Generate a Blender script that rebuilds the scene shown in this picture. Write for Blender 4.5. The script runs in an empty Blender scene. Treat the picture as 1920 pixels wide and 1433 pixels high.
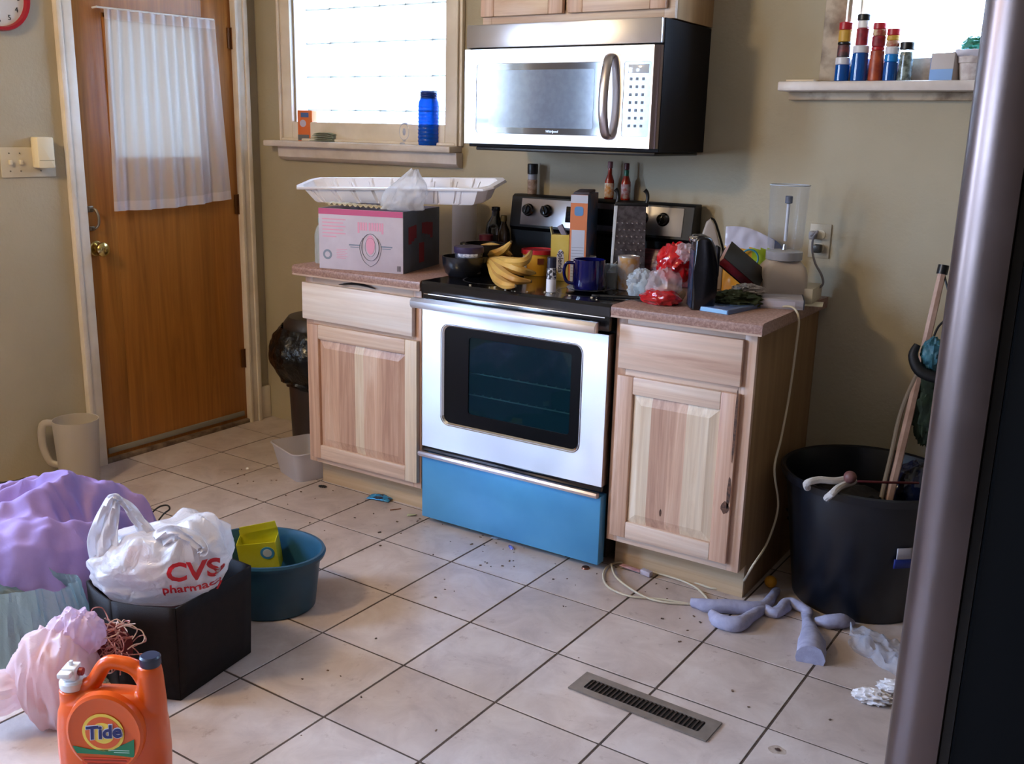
import bpy, bmesh, math, random
import numpy as np
from mathutils import Vector, Matrix, noise, bvhtree
rnd = random.Random(7)
C = bpy.context.scene.collection
PI = math.pi

# ------------------------------------------------------------ camera
CX, CY, CZ = 3.6748, -3.4095, 1.4345
YAW, PITCH, ROLL, FPX = 0.5739, 0.2473, 0.0245, 1856.96
_f0 = Vector((-math.sin(YAW), math.cos(YAW), 0)); _r0 = Vector((math.cos(YAW), math.sin(YAW), 0)); _u0 = Vector((0, 0, 1))
_f = _f0*math.cos(PITCH) - _u0*math.sin(PITCH); _u = _u0*math.cos(PITCH) + _f0*math.sin(PITCH)
_r = _r0*math.cos(ROLL) + _u*math.sin(ROLL); _u = -_r0*math.sin(ROLL) + _u*math.cos(ROLL)
cam_d = bpy.data.cameras.new('camera'); cam = bpy.data.objects.new('camera', cam_d); C.objects.link(cam)
cam_d.sensor_width = 36; cam_d.lens = 36*FPX/1920; cam_d.clip_start = .02
mw = Matrix((( _r.x, _u.x, -_f.x, CX), (_r.y, _u.y, -_f.y, CY), (_r.z, _u.z, -_f.z, CZ), (0, 0, 0, 1)))
cam.matrix_world = mw
bpy.context.scene.camera = cam
T = YAW
FW = Vector((-math.sin(T), math.cos(T)))    # away from camera on the ground plan

def at(u, v, ax, val):
    d = _f + _r*((u-960)/FPX) - _u*((v-716.5)/FPX)
    i = 'xyz'.index(ax); o = Vector((CX, CY, CZ)); t = (val-o[i])/d[i]
    return o + d*t
def vpx(x, y, z):
    q = Vector((x-CX, y-CY, z-CZ)); return 716.5 - FPX*q.dot(_u)/q.dot(_f)
def hz(x, y, v):
    lo, hi = -.5, 3.
    for _ in range(40):
        m = (lo+hi)/2
        if vpx(x, y, m) > v: lo = m
        else: hi = m
    return lo
def ppm(x, y, z):      # pixels per metre there
    return FPX/Vector((x-CX, y-CY, z-CZ)).dot(_f)

# ------------------------------------------------------------ world, lights, exposure
sc = bpy.context.scene
sc.view_settings.view_transform = 'Standard'; sc.view_settings.look = 'None'; sc.view_settings.gamma = 1
sc.view_settings.use_curve_mapping = False
sc.view_settings.exposure = 1.2
W = bpy.data.worlds.new('world'); sc.world = W; W.use_nodes = True
nt = W.node_tree; nt.nodes.clear()
wo = nt.nodes.new('ShaderNodeOutputWorld'); bg = nt.nodes.new('ShaderNodeBackground')
tc = nt.nodes.new('ShaderNodeTexCoord'); sx = nt.nodes.new('ShaderNodeSeparateXYZ'); cr = nt.nodes.new('ShaderNodeValToRGB')
nt.links.new(tc.outputs['Generated'], sx.inputs[0])
mr = nt.nodes.new('ShaderNodeMapRange'); mr.inputs[1].default_value = -.12; mr.inputs[2].default_value = .25
nt.links.new(sx.outputs[2], mr.inputs[0]); nt.links.new(mr.outputs[0], cr.inputs[0])
cr.color_ramp.elements[0].color = (.26, .31, .38, 1); cr.color_ramp.elements[1].color = (.385, .60, 1.0, 1)
cr.color_ramp.elements[0].position = 0; cr.color_ramp.elements[1].position = 1
nt.links.new(cr.outputs[0], bg.inputs[0]); bg.inputs[1].default_value = 29.0
nt.links.new(bg.outputs[0], wo.inputs[0])
def portal(name, loc, rot, sx_, sy_):
    l = bpy.data.lights.new(name, 'AREA'); l.shape = 'RECTANGLE'; l.size = sx_; l.size_y = sy_
    l.cycles.is_portal = True
    o = bpy.data.objects.new(name, l); C.objects.link(o); o.location = loc; o.rotation_euler = rot; return o
portal('daylight_portal', (-.12, -2.75, 1.5), (0, -PI/2, 0), 1.3, .8)      # side windows behind the photographer
portal('daylight_portal', (-.12, -4.8, 1.5), (0, -PI/2, 0), 1.3, 1.4)
portal('daylight_portal', (.69, .16, 1.72), (-PI/2, 0, 0), .9, .75)         # glass block window
portal('daylight_portal', (3.1, .16, 1.92), (-PI/2, 0, 0), .75, .65)        # shelf window
lt = bpy.data.lights.new('added_warm_fill', 'POINT'); lt.energy = 32; lt.color = (1, .74, .42); lt.shadow_soft_size = .12  # added warm fill overhead, no fixture behind it
lo = bpy.data.objects.new('added_warm_fill', lt); C.objects.link(lo); lo.location = (1.1, -2.9, 2.25)

# ------------------------------------------------------------ materials
def s2l(c):
    if isinstance(c, str): c = tuple(int(c[i:i+2], 16)/255 for i in (0, 2, 4))
    return tuple((x/12.92 if x <= .04045 else ((x+.055)/1.055)**2.4) for x in c)
def mnew(name):
    m = bpy.data.materials.new(name); m.use_nodes = True
    n = m.node_tree; return m, n, n.nodes['Principled BSDF'], n.nodes['Material Output']
def pos(n, stretch=(1, 1, 1)):
    g = n.nodes.new('ShaderNodeNewGeometry'); mp = n.nodes.new('ShaderNodeMapping'); mp.inputs['Scale'].default_value = stretch
    n.links.new(g.outputs['Position'], mp.inputs[0]); return mp.outputs[0]
def nz(n, vec, scale, detail=4, rough=.55, dist=0):
    t = n.nodes.new('ShaderNodeTexNoise'); t.inputs['Scale'].default_value = scale; t.inputs['Detail'].default_value = detail
    t.inputs['Roughness'].default_value = rough; t.inputs['Distortion'].default_value = dist
    n.links.new(vec, t.inputs[0]); return t.outputs[0]
def ramp(n, fac, stops):
    r = n.nodes.new('ShaderNodeValToRGB'); e = r.color_ramp.elements
    while len(e) < len(stops): e.new(.5)
    for k, (p, c) in enumerate(stops): e[k].position = p; e[k].color = (*c[:3], 1)
    n.links.new(fac, r.inputs[0]); return r.outputs[0]
def bump(n, b, fac, strength, dist=.002):
    k = n.nodes.new('ShaderNodeBump'); k.inputs['Strength'].default_value = strength; k.inputs['Distance'].default_value = dist
    n.links.new(fac, k.inputs['Height']); n.links.new(k.outputs[0], b.inputs['Normal']); return k
_M = {}
def M(name, col, rough=.5, metal=0, col2=None, scale=8, stretch=(1, 1, 1), bmp=0, bscale=150, bdist=.002, spec=.5, cut=(.38, .62), detail=4, coat=0, trans=0, sub=0):
    if name in _M: return _M[name]
    m, n, b, o = mnew(name)
    c = s2l(col)
    b.inputs['Base Color'].default_value = (*c, 1); b.inputs['Roughness'].default_value = rough; b.inputs['Metallic'].default_value = metal
    b.inputs['Specular IOR Level'].default_value = spec; b.inputs['Coat Weight'].default_value = coat; b.inputs['Coat Roughness'].default_value = .1
    b.inputs['Transmission Weight'].default_value = trans; b.inputs['Subsurface Weight'].default_value = sub
    if col2: n.links.new(ramp(n, nz(n, pos(n, stretch), scale, detail), [(cut[0], c), (cut[1], s2l(col2))]), b.inputs['Base Color'])
    if bmp: bump(n, b, nz(n, pos(n, stretch), bscale, 3), bmp, bdist)
    _M[name] = m; return m
def clear(name, tint, alpha=.25, rough=.08, diffuse=None, bmp=0, bscale=60, gloss=1.0, edge=.5):
    """thin see-through sheet: transparent + glossy film (+ milky body)"""
    if name in _M: return _M[name]
    m, n, b, o = mnew(name)
    tr = n.nodes.new('ShaderNodeBsdfTransparent'); tr.inputs[0].default_value = (*s2l(tint), 1)
    b.inputs['Base Color'].default_value = (*s2l(diffuse or tint), 1); b.inputs['Roughness'].default_value = rough
    b.inputs['Specular IOR Level'].default_value = gloss
    mx = n.nodes.new('ShaderNodeMixShader')
    lw = n.nodes.new('ShaderNodeLayerWeight'); lw.inputs[0].default_value = .22
    ma = n.nodes.new('ShaderNodeMath'); ma.operation = 'MULTIPLY_ADD'; ma.inputs[1].default_value = edge; ma.inputs[2].default_value = alpha; ma.use_clamp = True
    n.links.new(lw.outputs['Facing'], ma.inputs[0]); n.links.new(ma.outputs[0], mx.inputs[0])
    n.links.new(tr.outputs[0], mx.inputs[1]); n.links.new(b.outputs[0], mx.inputs[2]); n.links.new(mx.outputs[0], o.inputs[0])
    if bmp: bump(n, b, nz(n, pos(n), bscale, 3), bmp, .004)
    _M[name] = m; return m
def film(name, col, alpha, trl=.4, rough=.25, bmp=.6, bscale=40, gloss=.6):
    """bag plastic: partly transparent, partly diffuse + translucent"""
    if name in _M: return _M[name]
    m, n, b, o = mnew(name); c = (*s2l(col), 1)
    b.inputs['Base Color'].default_value = c; b.inputs['Roughness'].default_value = rough; b.inputs['Specular IOR Level'].default_value = gloss
    tl = n.nodes.new('ShaderNodeBsdfTranslucent'); tl.inputs[0].default_value = c
    tr = n.nodes.new('ShaderNodeBsdfTransparent')
    m1 = n.nodes.new('ShaderNodeMixShader'); m1.inputs[0].default_value = trl
    m2 = n.nodes.new('ShaderNodeMixShader'); m2.inputs[0].default_value = alpha
    n.links.new(b.outputs[0], m1.inputs[1]); n.links.new(tl.outputs[0], m1.inputs[2])
    n.links.new(tr.outputs[0], m2.inputs[1]); n.links.new(m1.outputs[0], m2.inputs[2]); n.links.new(m2.outputs[0], o.inputs[0])
    if bmp: bump(n, b, nz(n, pos(n), bscale, 3, .6, 1.5), bmp, .006)
    _M[name] = m; return m
def wood(name, dark, mid, light, axis='z', scale=1.0, rough=.45, off=0, knots=False):
    if name in _M: return _M[name]
    m, n, b, o = mnew(name)
    st = {'z': (22, 22, 1.3), 'x': (1.3, 22, 22), 'y': (22, 1.3, 22)}[axis]
    p = pos(n, tuple(s*scale for s in st))
    f = nz(n, p, 1.0, 6, .62, 1.4)
    col = ramp(n, f, [(.28, s2l(dark)), (.5, s2l(mid)), (.72, s2l(light))])
    fine = nz(n, pos(n, tuple(s*scale*(5 if s > 2 else 1.5) for s in st)), 1.0, 3)
    mx = n.nodes.new('ShaderNodeMix'); mx.data_type = 'RGBA'; mx.blend_type = 'MULTIPLY'; mx.inputs[0].default_value = .35
    n.links.new(col, mx.inputs[6]); n.links.new(ramp(n, fine, [(.3, (.62, .55, .5)), (.6, (1, 1, 1))]), mx.inputs[7])
    res = mx.outputs[2]
    if knots:
        v = n.nodes.new('ShaderNodeTexVoronoi'); v.inputs['Scale'].default_value = 1
        n.links.new(pos(n, (7, 7, 2.6)), v.inputs[0])
        m2 = n.nodes.new('ShaderNodeMix'); m2.data_type = 'RGBA'; m2.blend_type = 'MULTIPLY'; m2.inputs[0].default_value = .8
        n.links.new(res, m2.inputs[6]); n.links.new(ramp(n, v.outputs['Distance'], [(.03, (.2, .11, .07)), (.10, (1, 1, 1))]), m2.inputs[7]); res = m2.outputs[2]
    n.links.new(res, b.inputs['Base Color']); b.inputs['Roughness'].default_value = rough
    bump(n, b, fine, .08, .001); _M[name] = m; return m

wall_m = M('wall_paint', 'b8ad94', .6, col2='b0a58c', scale=2, bmp=.35, bscale=70, bdist=.004)
far_m = M('far_wall_paint', '64503a', .7)
ceil_m = M('ceiling_paint', 'b0a48e', .8)
trim_m = M('trim_paint', 'f0e6d8', .4, col2='e0d4c2', scale=5)
sillm = M('sill_paint', 'e2d8d2', .4, col2='cfc3bb', scale=7)
dirty_trim = M('worn_trim_paint', 'b8a58c', .5, col2='75604a', scale=14, cut=(.45, .7))
door_m = wood('door_veneer', '8f5a22', 'a86a2a', 'b67832', 'z', .8, .38)
hick = wood('hickory_upright', 'b98f78', 'd3ac92', 'e4c8b2', 'z', 1.0, .4)
hick_k = wood('hickory_knotty', 'a67862', 'cfa48a', 'dfc0a8', 'z', .9, .4, knots=True)
hick_x = wood('hickory_level', 'c3a08a', 'dec2ac', 'ecdaca', 'x', .8, .4)
hick_p = wood('hickory_pale', 'd6ba9c', 'e2cdb2', 'ecdcc8', 'z', 1.1, .4)
hick_d = wood('hickory_heart', 'ad8470', 'c49c84', 'd4af98', 'z', 1.3, .4)
ply_m = wood('maple_side_panel', '916e4a', 'a07e56', 'b08e66', 'z', .35, .5)
toe_m = wood('toe_kick_board', 'b79a77', 'c7ab88', 'd3ba99', 'x', .5, .6)
steel = None
def steel_mat(name, col, rough, st=(2, 2, 220), aniso=True):
    if name in _M: return _M[name]
    m, n, b, o = mnew(name)
    b.inputs['Metallic'].default_value = 1; b.inputs['Base Color'].default_value = (*s2l(col), 1)
    r = n.nodes.new('ShaderNodeMapRange'); r.inputs[1].default_value = .3; r.inputs[2].default_value = .7; r.inputs[3].default_value = rough*.92; r.inputs[4].default_value = rough*1.1
    n.links.new(nz(n, pos(n, (3, 3, 3)), 4, 5), r.inputs[0]); n.links.new(r.outputs[0], b.inputs['Roughness'])
    if aniso:      # brushed level: highlights stretch upright
        b.inputs['Anisotropic'].default_value = .85
        tg = n.nodes.new('ShaderNodeCombineXYZ'); tg.inputs[2].default_value = 1.0; n.links.new(tg.outputs[0], b.inputs['Tangent'])
    _M[name] = m; return m
steel = steel_mat('brushed_steel', 'dad7da', .36)
steel_d = steel_mat('brushed_steel_dark', '9c8f90', .3)
bluefilm = M('blue_film_over_steel', '5cade0', .36, .35, col2='52a0d6', scale=3, coat=.2)
blk = M('black_enamel', '0e0f14', .18, coat=.4)
blkm = M('black_plastic', '141416', .4)
blk_side = M('black_painted_side', '100c0e', .6, spec=.2)
chrome = M('chrome', 'e0e0e0', .12, 1)
glassdk = M('oven_glass', '0a1418', .04, 0, spec=.9, coat=1)
counter_m = None
def speckle(name, base, a, b_, sc_):
    m, n, b, o = mnew(name)
    f = nz(n, pos(n), sc_, 5, .7); n.links.new(ramp(n, f, [(.36, s2l(a)), (.5, s2l(base)), (.64, s2l(b_))]), b.inputs['Base Color'])
    b.inputs['Roughness'].default_value = .35; _M[name] = m; return m
counter_m = speckle('laminate_speckled', '9a786b', '876458', 'b39082', 120)
white_p = M('white_plastic', 'e9e7e6', .3)
foam_m = M('white_tray_plastic', 'f0eef2', .35)
cream_p = M('cream_plastic', 'd9cfb0', .45)
ivory = M('ivory_plastic', 'ece0c0', .4)
red_p = M('red_plastic', 'c0202c', .35)
paper = M('white_paper', 'ece8e6', .7)

def tile_mat(name, k):
    m, n, b, o = mnew(name)
    base = [('c2b2aa', 'b1a098', 'cfc1b9'), ('c6b6ae', 'b4a39b', 'd2c5be'), ('beada4', 'ac9b92', 'cabbb3')][k]
    f = nz(n, pos(n, (1, 1, 1)), 7, 6, .65, .6)
    col = ramp(n, f, [(.3, s2l(base[1])), (.5, s2l(base[0])), (.7, s2l(base[2]))])
    # dried dirt specks and scuffs
    g = nz(n, pos(n, (1, 1, 1)), 17, 6, .7)
    d = ramp(n, g, [(.60, (1, 1, 1)), (.72, (.60, .52, .48))])
    mx = n.nodes.new('ShaderNodeMix'); mx.data_type = 'RGBA'; mx.blend_type = 'MULTIPLY'; mx.inputs[0].default_value = .8
    n.links.new(col, mx.inputs[6]); n.links.new(d, mx.inputs[7])
    g2 = nz(n, pos(n, (1, 1, 1)), 70, 3, .5)
    d2 = ramp(n, g2, [(.77, (1, 1, 1)), (.80, (.35, .28, .25))])
    mx2 = n.nodes.new('ShaderNodeMix'); mx2.data_type = 'RGBA'; mx2.blend_type = 'MULTIPLY'; mx2.inputs[0].default_value = .8
    n.links.new(mx.outputs[2], mx2.inputs[6]); n.links.new(d2, mx2.inputs[7])
    n.links.new(mx2.outputs[2], b.inputs['Base Color'])
    b.inputs['Roughness'].default_value = .33; bump(n, b, f, .15, .002); return m
tiles_m = [tile_mat('ceramic_tile_'+'abc'[k], k) for k in range(3)]
grout_m = M('grout', '5a4c43', .9, col2='453a33', scale=30)

# ------------------------------------------------------------ builders
class B:
    def __init__(s): s.bm = bmesh.new(); s.mi = 0
    def _tag(s, faces):
        for f in faces: f.material_index = s.mi
    def box(s, x0, x1, y0, y1, z0, z1, bev=0, rot=None, seg=2):
        r = bmesh.ops.create_cube(s.bm, size=1)
        vs = r['verts']
        mt = Matrix.Translation(((x0+x1)/2, (y0+y1)/2, (z0+z1)/2)) @ (rot or Matrix.Identity(4)) @ Matrix.Diagonal((x1-x0, y1-y0, z1-z0, 1))
        bmesh.ops.transform(s.bm, matrix=mt, verts=vs)
        fs = set(f for v in vs for f in v.link_faces)
        if bev:
            es = list(set(e for v in vs for e in v.link_edges))
            q = bmesh.ops.bevel(s.bm, geom=es, offset=bev, segments=seg, profile=.5, affect='EDGES')
            fs = set(q['faces']) | set(f for f in fs if f.is_valid)
            fs |= set(f for v in q['verts'] for f in v.link_faces)
        s._tag(f for f in fs if f.is_valid); return s
    def lathe(s, prof, c=(0, 0, 0), seg=32, ax=None, sx=1, sy=1):
        R = Matrix.Identity(3)
        if ax is not None: R = Vector((0, 0, 1)).rotation_difference(Vector(ax)).to_matrix()
        rings = []
        for r, z in prof:
            if r < 1e-6: rings.append([s.bm.verts.new(R @ Vector((0, 0, z)) + Vector(c))])
            else: rings.append([s.bm.verts.new(R @ Vector((r*sx*math.cos(2*PI*k/seg), r*sy*math.sin(2*PI*k/seg), z)) + Vector(c)) for k in range(seg)])
        for a, b in zip(rings, rings[1:]):
            for k in range(seg):
                k2 = (k+1) % seg
                if len(a) == 1 and len(b) == 1: continue
                if len(a) == 1: f = s.bm.faces.new((a[0], b[k2], b[k]))
                elif len(b) == 1: f = s.bm.faces.new((a[k], a[k2], b[0]))
                else: f = s.bm.faces.new((a[k], a[k2], b[k2], b[k]))
                f.material_index = s.mi
        return s
    def cyl(s, r, z0, z1, c=(0, 0, 0), seg=28, bev=0, ax=None):
        b = bev
        p = [(0, z0), (r-b, z0), (r, z0+b), (r, z1-b), (r-b, z1), (0, z1)] if b else [(0, z0), (r, z0), (r, z1), (0, z1)]
        return s.lathe(p, c, seg, ax)
    def tube(s, pts, rad, seg=10, smooth=4, flat=1.0, cap=True, closed=False):
        P = [Vector(p) for p in pts]; n = len(P)
        rr = list(rad) if hasattr(rad, '__len__') else [rad]*n
        if smooth > 1:
            Q, RR = [], []
            rng = n if closed else n-1
            for i in range(rng):
                if closed: p0, p1, p2, p3 = P[(i-1) % n], P[i], P[(i+1) % n], P[(i+2) % n]; ra, rb = rr[i], rr[(i+1) % n]
                else: p0, p1, p2, p3 = P[max(i-1, 0)], P[i], P[i+1], P[min(i+2, n-1)]; ra, rb = rr[i], rr[i+1]
                for k in range(smooth):
                    t = k/smooth; t2, t3 = t*t, t*t*t
                    Q.append(.5*((2*p1)+(p2-p0)*t+(2*p0-5*p1+4*p2-p3)*t2+(3*p1-p0-3*p2+p3)*t3)); RR.append(ra+(rb-ra)*t)
            if not closed: Q.append(P[-1]); RR.append(rr[-1])
            P, rr = Q, RR
        n = len(P); rings = []; prev = None
        for i, p in enumerate(P):
            if closed: d = P[(i+1) % n]-P[i-1]
            else: d = P[min(i+1, n-1)]-P[max(i-1, 0)]
            if d.length < 1e-9: d = Vector((0, 0, 1))
            d.normalize()
            if prev is None:
                up = Vector((0, 0, 1)) if abs(d.z) < .95 else Vector((1, 0, 0)); a = d.cross(up).normalized()
            else:
                a = (prev - d*prev.dot(d)); a = a.normalized() if a.length > 1e-6 else d.cross(Vector((0, 0, 1))).normalized()
            prev = a; b = a.cross(d)
            rings.append([s.bm.verts.new(p + a*(rr[i]*math.cos(2*PI*k/seg)) + b*(rr[i]*flat*math.sin(2*PI*k/seg))) for k in range(seg)])
        pr = list(zip(rings, rings[1:])) + ([(rings[-1], rings[0])] if closed else [])
        for a, b in pr:
            for k in range(seg):
                s.bm.faces.new((a[k], a[(k+1) % seg], b[(k+1) % seg], b[k])).material_index = s.mi
        if cap and not closed:
            s.bm.faces.new(rings[0][::-1]).material_index = s.mi; s.bm.faces.new(rings[-1]).material_index = s.mi
        return s
    def prism(s, poly, z0, z1, plane='xy', bev=0, seg=3):
        """polygon extruded; plane says what the two coords are; z0..z1 run along the third axis"""
        def mk(a, b, c): return {'xy': (a, b, c), 'xz': (a, c, b), 'yz': (c, a, b)}[plane]
        lo = [s.bm.verts.new(mk(a, b, z0)) for a, b in poly]; hi = [s.bm.verts.new(mk(a, b, z1)) for a, b in poly]
        n = len(poly); fs = [s.bm.faces.new(lo[::-1]), s.bm.faces.new(hi)]
        es = [e for f in fs for e in f.edges]
        for k in range(n): fs.append(s.bm.faces.new((lo[k], lo[(k+1) % n], hi[(k+1) % n], hi[k])))
        if bev:
            q = bmesh.ops.bevel(s.bm, geom=es, offset=bev, segments=seg, profile=.5, affect='EDGES')
            fs = [f for f in fs if f.is_valid] + list(q['faces'])
        s._tag(f for f in fs if f.is_valid); return s
    def grid(s, fn, nu, nv, closed_u=False):
        V = [[s.bm.verts.new(fn(i/nu, j/nv)) for i in range(nu if closed_u else nu+1)] for j in range(nv+1)]
        m = nu if closed_u else nu
        for j in range(nv):
            for i in range(m):
                i2 = (i+1) % nu if closed_u else i+1
                s.bm.faces.new((V[j][i], V[j][i2], V[j+1][i2], V[j+1][i])).material_index = s.mi
        return s
    def mesh(s, name, mats):
        bmesh.ops.recalc_face_normals(s.bm, faces=s.bm.faces)
        me = bpy.data.meshes.new(name); s.bm.to_mesh(me); s.bm.free()
        for m in (mats if isinstance(mats, (list, tuple)) else [mats]): me.materials.append(m)
        return me
    def obj(s, name, mats, parent=None, smooth=True, loc=None, thick=0):
        me = s.mesh(name, mats)
        if smooth:
            me.shade_smooth(); me.set_sharp_from_angle(angle=math.radians(38))
        o = bpy.data.objects.new(name, me); C.objects.link(o)
        if parent is not None: o.parent = parent
        if loc is not None: o.location = loc
        if thick:
            md = o.modifiers.new('thickness', 'SOLIDIFY'); md.thickness = thick; md.offset = 0
        return o
def tag(o, label=None, cat=None, group=None, kind=None):
    if label: o['label'] = label
    if cat: o['category'] = cat
    if group: o['group'] = group
    if kind: o['kind'] = kind
    return o
def thing(name, label, cat, loc=(0, 0, 0), rz=0, group=None, rot=None):
    o = bpy.data.objects.new(name, None); C.objects.link(o); o.empty_display_size = .05
    o.location = loc; o.rotation_euler = rot or (0, 0, rz); return tag(o, label, cat, group)
def struct(o): o['kind'] = 'structure'; return o
def sroot(name, loc=(0, 0, 0)):
    o = bpy.data.objects.new(name, None); C.objects.link(o); o.location = loc; o['kind'] = 'structure'; return o
def copy_tree(o, parent=None):
    c = o.copy(); C.objects.link(c)
    if parent is not None: c.parent = parent
    for ch in list(o.children): copy_tree(ch, c)
    return c
def txt(s, size, mat, parent, loc, rot=(PI/2, 0, 0), name='lettering', ext=.0006, shear=0, bold=0, sx=1):
    cu = bpy.data.curves.new('t', 'FONT'); cu.body = s; cu.size = size; cu.extrude = ext; cu.shear = shear; cu.offset = bold
    cu.align_x = 'CENTER'; cu.align_y = 'CENTER'; cu.resolution_u = 3
    o = bpy.data.objects.new('t', cu); C.objects.link(o)
    dg = bpy.context.evaluated_depsgraph_get(); dg.update()
    me = bpy.data.meshes.new_from_object(o.evaluated_get(dg)); me.name = name
    bpy.data.objects.remove(o); bpy.data.curves.remove(cu)
    me.materials.clear(); me.materials.append(mat)
    t = bpy.data.objects.new(name, me); C.objects.link(t); t.parent = parent; t.location = loc; t.rotation_euler = rot; t.scale = (sx, 1, 1)
    return t
def ridge(n): return 1-2.3*math.sqrt(n*n+.006)
def fold(v, oct=3):
    a, amp, f, tot = 0, 1, 1, 0
    for _ in range(oct):
        a += amp*(1-abs(noise.noise(v*f))*2.2); tot += amp; amp *= .5; f *= 2.1
    return a/tot
def blob(b, c, r, seed, amp=.12, freq=2.5, seg=72, rings=36, zmin=None, sq=1.0, rz=0, stretch=(1, 1, 1), octs=2):
    c = Vector(c); o = Vector((seed*3.1, seed*1.7, seed*.9)); R = Matrix.Rotation(rz, 3, 'Z')
    def fn(i, j):
        th = 2*PI*i; ph = PI*j
        e = lambda x: math.copysign(abs(x)**sq, x)
        d = Vector((e(math.cos(th))*e(math.sin(ph)), e(math.sin(th))*e(math.sin(ph)), -e(math.cos(ph))))
        q = Vector((d.x*stretch[0], d.y*stretch[1], d.z*stretch[2]))*freq+o
        k = 1+amp*(fold(q, octs)-.3)
        p = Vector((d.x*r[0], d.y*r[1], d.z*r[2]))*k
        p = R @ p + c
        if zmin is not None and p.z < zmin: p.z = zmin + .002*(1+noise.noise(q))
        return p
    b.grid(fn, seg, rings, closed_u=True); return b
def rrect(x0, x1, y0, y1, r, k=5):
    P = []
    for cx, cy, a in ((x1-r, y1-r, 0), (x0+r, y1-r, PI/2), (x0+r, y0+r, PI), (x1-r, y0+r, 1.5*PI)):
        P += [(cx+r*math.cos(a+PI/2*i/k), cy+r*math.sin(a+PI/2*i/k)) for i in range(k+1)]
    return P
def frame(b, x0, x1, z0, z1, w, y0, y1, bev=0):     # four mitre-less strips in the xz plane
    wl, wr, wb, wt = w if hasattr(w, '__len__') else (w,)*4
    b.box(x0, x0+wl, y0, y1, z0, z1, bev); b.box(x1-wr, x1, y0, y1, z0, z1, bev)
    b.box(x0+wl, x1-wr, y0, y1, z0, z0+wb, bev); b.box(x0+wl, x1-wr, y0, y1, z1-wt, z1, bev)

# ============================================================ THE ROOM
RX, RY, RZ = 4.35, -5.7, 2.44
WL = dict(x0=.25, x1=1.128, z0=1.36, z1=2.10)       # glass block opening
WR = dict(x0=2.73, x1=3.5, z0=1.60, z1=2.22)        # shelf window opening
def wall_with_hole(name, axis, pos0, pos1, a0, a1, z1, holes):
    b = B()
    def seg(u0, u1, w0, w1):
        if u1-u0 < 1e-4 or w1-w0 < 1e-4: return
        if axis == 'x': b.box(u0, u1, pos0, pos1, w0, w1)
        else: b.box(pos0, pos1, u0, u1, w0, w1)
    cur = a0
    for h0, h1, hz0, hz1 in sorted(holes):
        seg(cur, h0, 0, z1); seg(h0, h1, 0, hz0); seg(h0, h1, hz1, z1); cur = h1
    seg(cur, a1, 0, z1)
    return struct(b.obj(name, far_m if name in ('wall_right', 'wall_front') else wall_m, smooth=False))
wall_with_hole('wall_back', 'x', 0, .2, -.2, RX+.2, RZ, [(WL['x0'], WL['x1'], WL['z0'], WL['z1']), (WR['x0'], WR['x1'], WR['z0'], WR['z1'])])
DY0, DY1 = -.955, -.137
wall_with_hole('wall_left', 'y', -.2, 0, RY, 0, RZ, [(DY0-.01, DY1+.01, 0, 2.05), (-3.1, -2.35, .85, 2.15), (-5.45, -4.1, .85, 2.15)])
wall_with_hole('wall_right', 'y', RX, RX+.2, RY, 0, RZ, [])
wall_with_hole('wall_front', 'x', RY-.2, RY, -.2, RX+.2, RZ, [])
struct(B().box(-.2, RX+.2, RY-.2, .2, RZ, RZ+.1).obj('ceiling', ceil_m, smooth=False))
fl = B().box(-.2, RX+.2, RY-.2, .2, -.12, -.0018).obj('floor', grout_m, smooth=False); struct(fl)
# tiles (grid fitted to the photograph: 309 mm pitch, turned a little)
GX, GY, GA, GS = .2668, -.5421, -.0153, .3088
ca, sa = math.cos(GA), math.sin(GA)
def tile_variant(k, w=1, h=1):
    g = GS/2-.0033
    return B().box(-g, g, -g, g, -.009, 0, .0007, seg=1).mesh('tile', tiles_m[k])
tv = [tile_variant(k) for k in range(3)]
def clip_tile(cx, cy):
    """corner inside test against room"""
    pts = [(cx+dx*ca-dy*sa, cy+dx*sa+dy*ca) for dx in (-GS/2, GS/2) for dy in (-GS/2, GS/2)]
    inside = [0-.001 < x < RX and RY < y < .001 for x, y in pts]
    return all(inside), any(inside), pts
nt_ = 0
for j in range(-2, 18):
    for i in range(-2, 15):
        cx = GX + GS*((i+.5)*ca+(j+.5)*sa*1); cy = GY + GS*((i+.5)*sa-(j+.5)*ca)
        allin, anyin, pts = clip_tile(cx, cy)
        if not anyin or cy < -4.2: continue
        if allin:
            o = bpy.data.objects.new('tile', tv[rnd.randrange(3)]); C.objects.link(o)
            o.location = (cx, cy, rnd.uniform(-.0006, .0004)); o.rotation_euler = (0, 0, GA)
        else:   # cut tile at the wall
            bm = bmesh.new(); g = GS/2-.0028
            r = bmesh.ops.create_cube(bm, size=1); bmesh.ops.transform(bm, matrix=Matrix.Translation((cx, cy, -.0045)) @ Matrix.Rotation(GA, 4, 'Z') @ Matrix.Diagonal((2*g, 2*g, .009, 1)), verts=bm.verts)
            for co, no in (((.0, 0, 0), (-1, 0, 0)), ((RX, 0, 0), (1, 0, 0)), ((0, -.0, 0), (0, 1, 0)), ((0, RY, 0), (0, -1, 0))):
                bmesh.ops.bisect_plane(bm, geom=bm.verts[:]+bm.edges[:]+bm.faces[:], plane_co=co, plane_no=no, clear_outer=True)
                es = [e for e in bm.edges if len(e.link_faces) == 1]
                if es: bmesh.ops.holes_fill(bm, edges=es)
            if len(bm.faces) < 5: bm.free(); continue
            me = bpy.data.meshes.new('tile'); bm.to_mesh(me); bm.free(); me.materials.append(tiles_m[rnd.randrange(3)])
            o = bpy.data.objects.new('tile', me); C.objects.link(o)
        o.parent = fl; nt_ += 1

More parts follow.
